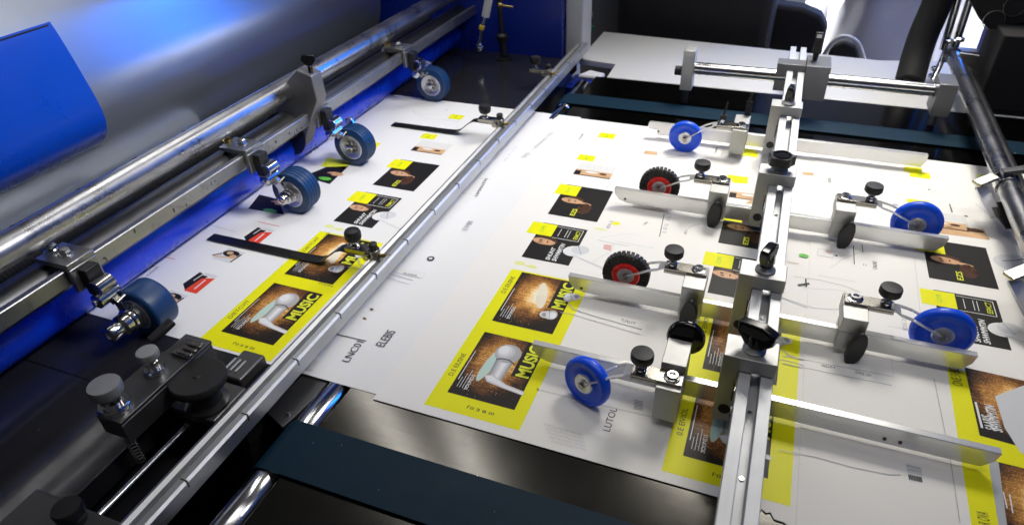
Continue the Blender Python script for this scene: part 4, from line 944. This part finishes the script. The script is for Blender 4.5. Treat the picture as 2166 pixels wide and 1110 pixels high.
# =================================================================== far left frame, white shelf, background
t = Thing('blue_side_frame', 'deep blue machine side frame with a white edge behind the left roller', 'machine frame', (-1.2, 2.9, 0))
m = MB(); m.box(-2.9, -.905, 2.86, 2.98, -.6, 1.8); t.part('frame_panel', m, blue_paint, bev=.004)
m = MB(); m.box(-.903, -.825, 2.90, 3.05, -.02, 1.8); t.part('white_edge', m, white_p, bev=.006)
m = MB(); m.cyl((-.99, 2.855, .30), (-.99, 2.862, .30), .006, 12); t.part('hole', m, void_m)
t = Thing('air_fitting', 'thin air cylinder with a yellow band hanging before the blue side frame', 'fitting', (-1.2, 2.6, .2))
p0 = WY(1036, -10, 2.7); p1 = WY(1027, 35, 2.7); p2 = WY(1018, 62, 2.7); p3 = WY(1013, 92, 2.7)
m = MB(); m.cyl(p0, p1, .017, 20); t.part('cylinder', m, white_p)
m = MB(); m.cyl(p1, p2, .006, 14); t.part('rod', m, chrome)
m = MB(); m.cyl(p2.lerp(p1, .25), p2, .012, 18); t.part('yellow_ring', m, yellow_m)
m = MB(); m.cyl(p2, p3, .011, 18); m.lathe(p3 - Vector((0, 0, .03)), (0, 0, 1), [(.016, 0), (.020, .008), (.020, .02), (.014, .03)], 20); t.part('end_nut', m, chrome)
m = MB(); a = WY(1055, -5, 2.78); b = WY(1062, 75, 2.78); c = WY(1066, 118, 2.78); m.cyl(a, b, .011, 12); m.lathe(b - Vector((0, 0, .03)), (0, 0, 1), [(.018, 0), (.026, .012), (.026, .03), (.016, .04)], 18); m.cyl(b, c, .016, 14); m.lathe(c - Vector((0, 0, .02)), (0, 0, 1), [(.035, 0), (.035, .012), (.016, .014)], 18)
single('black_linkage', m, blk, 'black linkage rod with a round joint standing before the blue side frame', 'linkage', (p3.x, 2.78, 0))
m = MB(); a = WY(1056, 12, 2.74); b = WY(1085, 16, 2.74); m.cyl(a, b, .005, 10); m.lathe(a, b - a, [(.012, 0), (.012, .014), (.006, .016)], 12); single('brass_pin', m, brass, 'small brass pin on the black linkage', 'pin', tuple(a))

m = MB(); t = Thing('white_shelf', 'white enamelled ledge behind the steel bed', 'shelf', (0, 2.9, 0))
P = [(-.655, 2.690), (.90, 2.690), (.90, 3.30), (.4, 3.20), (-.83, 3.30), (-.83, 2.88), (-.66, 2.86)]
m.prism([(x, y, -.03) for x, y in P], (0, 0, .028)); t.part('ledge', m, white_p, bev=.004)
m = MB(); m.prism([(x, y, -.12) for x, y in [(-.90, 2.70), (-.66, 2.70), (-.665, 2.855), (-.835, 2.875)]], (0, 0, .05)); t.part('blue_recess', m, blue_paint)
m = MB(); c = W(1252, 156, .0); m.lathe((c.x, c.y, -.03), (0, 1, 0), [(.05, 0), (.05, .03)], 24); 
m = MB(); m.prism([(c.x - .055, c.y - .03, -.02), (c.x + .045, c.y - .03, -.02), (c.x + .055, c.y + .02, -.02), (c.x - .02, c.y + .045, -.02)], (0, 0, .022)); t.part('bearing_cap', m, bag_m, bev=.01)

def blob(name, c, r, mt, label, cat, seed, amp=.12, sub=4, group=None):
    b = bmesh.new(); bmesh.ops.create_icosphere(b, subdivisions=sub, radius=1)
    from mathutils import noise
    me = MB(); vs = []
    for v in b.verts:
        n = noise.noise(v.co * 1.6 + Vector((seed, 0, 0))) * amp * 2 + noise.noise(v.co * 4 + Vector((0, seed, 0))) * amp * .7
        p = v.co * (1 + n); p = Vector((math.copysign(abs(p.x) ** .8, p.x), math.copysign(abs(p.y) ** .8, p.y), math.copysign(abs(p.z) ** .75, p.z)))
        vs.append((c[0] + p.x * r[0], c[1] + p.y * r[1], c[2] + p.z * r[2]))
    fs = [tuple(x.index for x in f.verts) for f in b.faces]; b.free()
    me.add(vs, fs); single(name, me, mt, label, cat, (c[0], c[1], c[2] - r[2]), group)
# black draped machine and chair
m = MB(); m.prism([(-.80, 3.50, -1.6), (-.06, 3.42, -1.6), (-.02, 4.3, -1.6), (-1.3, 4.5, -1.6)], (0, 0, 2.9))
single('covered_machine', m, black_cloth, 'tall black covered machine standing behind the white ledge', 'machine', (-.5, 3.9, -1.6), bev=.05)
t = Thing('black_chair', 'black chair back with a rounded corner behind the rail end', 'chair', (.12, 3.5, -1.6))
P = [WY(1600, 150, 3.6), WY(1600, -30, 3.6), WY(1625, 8, 3.6), WY(1700, 18, 3.6), WY(1738, 35, 3.6), WY(1750, 60, 3.6), WY(1742, 95, 3.6), WY(1728, 160, 3.6)]
m = MB(); m.prism([(p.x, 3.6, p.z) for p in P], (0, .12, 0)); t.part('backrest', m, black_cloth, bev=.02)
m = MB(); m.cyl((.1, 3.66, -1.6), (.1, 3.66, .0), .04, 16); m.box(-.1, .3, 3.45, 3.95, -1.6, -1.55); t.part('stand', m, dark_steel)
a = [WY(1738, 125, 3.75), WY(1760, 92, 3.75), WY(1785, 78, 3.75), WY(1812, 90, 3.75), WY(1825, 120, 3.75), WY(1832, 150, 3.75)]
m = MB(); m.path(spline(a, 5), .012, 10); m.cyl(a[0] + Vector((0, .03, -.9)), a[0], .012, 8); single('chrome_hoop', m, white_p, 'curved white hoop behind the ledge in front of the white sacks', 'frame', tuple(a[0]))
P = [WY(1745, 160, 3.85), WY(1756, 102, 3.85), WY(1785, 84, 3.85), WY(1815, 100, 3.85), WY(1828, 160, 3.85)]
m = MB(); m.prism([(p.x, 3.85, p.z) for p in P], (0, .1, 0)); single('black_satchel', m, black_cloth, 'black bag seen through the curved white hoop', 'bag', (P[0].x, 3.85, P[0].z), bev=.02)
c = WY(1880, 30, 4.35); blob('white_sack', (c.x + .02, 4.5, c.z - .1), (.36, .30, .55), bag_m, 'big smooth white sack behind the white ledge', 'sack', 3.1)
c = WY(1790, 20, 4.6); blob('white_sack', (c.x, 4.85, c.z - .15), (.22, .25, .6), bag_m, 'narrow leaning white sack left of the big sack', 'sack', 8.7)
m = MB(); P = [(1238, 28), (1252, 15), (1255, 30), (1248, 45)]
for q, (u, v) in enumerate(((1247, 32), (1250, 60), (1243, 72))):
    c = WY(u, v, 3.45); m.box(c.x - .015, c.x + .015, 3.44, 3.46, c.z - .012, c.z + .012)
single('green_tag', m, green_m, 'green plastic tags beside the white frame edge', 'tag', (-.8, 3.45, .1))

# foam hose
a = [WY(2000, -60, 3.0), WY(1985, 0, 3.0), WY(1955, 70, 2.98), WY(1938, 120, 2.95), WY(1925, 168, 2.9)]
m = MB(); m.path(spline(a, 5), .052, 24); single('foam_hose', m, foam, 'thick black foam sleeved hose leaning down to the ledge', 'hose', tuple(a[-1]))
m = MB(); p = a[-1] + Vector((.0, -.0, 0)); m.cyl(p, p + Vector((-.02, -.02, -.07)), .02, 12); single('hose_plug', m, dark_steel, 'dark plug at the foot of the foam hose', 'plug', tuple(p))
# chrome posts
t = Thing('chrome_posts', 'pair of chrome posts joined to the top of the side rod', 'posts', (.66, 2.95, .1))
for (u, v, u2, v2) in ((2035, -30, 1995, 105), (2058, -20, 2018, 105)):
    m = MB(); m.cyl(WY(u, v, 3.02), WY(u2, v2, 3.02), .0135, 20); t.part('post', m, chrome)
m = MB()
for (u, v) in ((2006, 92), (2028, 88), (1978, 150), (1972, 165)):
    c = WY(u, v, 3.0); m.lathe(c, (0, 0, 1), [(.012, 0), (.018, .002), (.018, .012), (.012, .016)], 8)
t.part('nut', m, chrome, smooth=20)
m = MB(); m.cyl(WY(2000, 112, 3.03), WY(1972, 172, 2.9), .011, 16); t.part('strut', m, chrome)
# blue housing on the right
t = Thing('blue_housing', 'blue machine housing with dark recesses in the upper right corner', 'machine housing', (.95, 2.95, 0))
m = MB(); m.box(.735, 1.48, 2.98, 3.2, -.5, 1.6); t.part('panel', m, blue_paint, bev=.004)
P = [WY(2030, 112, 2.93), WY(2112, 124, 2.93), WY(2106, 152, 2.93), WY(2030, 142, 2.93)]
m = MB(); m.prism([(p.x, 2.93, p.z) for p in P], (0, .012, 0)); br = t.part('mounting_strap', m, alu_b, bev=.002)
c = WY(2084, 133, 2.93); m = MB(); m.cyl((c.x, 2.926, c.z), (c.x, 2.934, c.z), .013, 20); t.part('bolt_hole', m, void_m, parent=br)
P = [WY(2045, -60, 2.85), WY(2046, -8, 2.85), WY(2072, 42, 2.85), WY(2095, 66, 2.85), WY(2130, 60, 2.85), WY(2260, 20, 2.85), WY(2260, -60, 2.85)]
m = MB(); m.prism([(p.x, 2.85, p.z) for p in P], (0, .05, 0)); bp = t.part('black_plate', m, black_cloth, bev=.003)
for (u, v) in ((2102, 43), (2146, 14)):
    c = WY(u, v, 2.85); m = MB(); m.lathe((c.x, 2.846, c.z), (0, 1, 0), [(.031, 0), (.034, 0), (.034, .006), (.031, .006)], 32, cap=False); t.part('hole_ring', m, spring, parent=bp)
m = MB(); p = WY(2115, 60, 2.8); q = WY(2240, 230, 2.8); m.box(p.x, 1.47, 2.72, 2.96, q.z, p.z); t.part('black_box', m, black_cloth, bev=.006)
m = MB()
for k in range(4):
    a, b = WY(2062, 180 + k * 10, 2.92), WY(2130, 188 + k * 10, 2.92); m.cyl(a, b, .006, 8)
t.part('cable', m, blue_paint)
m = MB(); m.box(.70, 1.47, 2.70, 2.97, -.3, .02); single('dark_ledge', m, dark_bed, 'dark ledge below the blue housing at the right edge', 'ledge', (1, 2.8, 0))
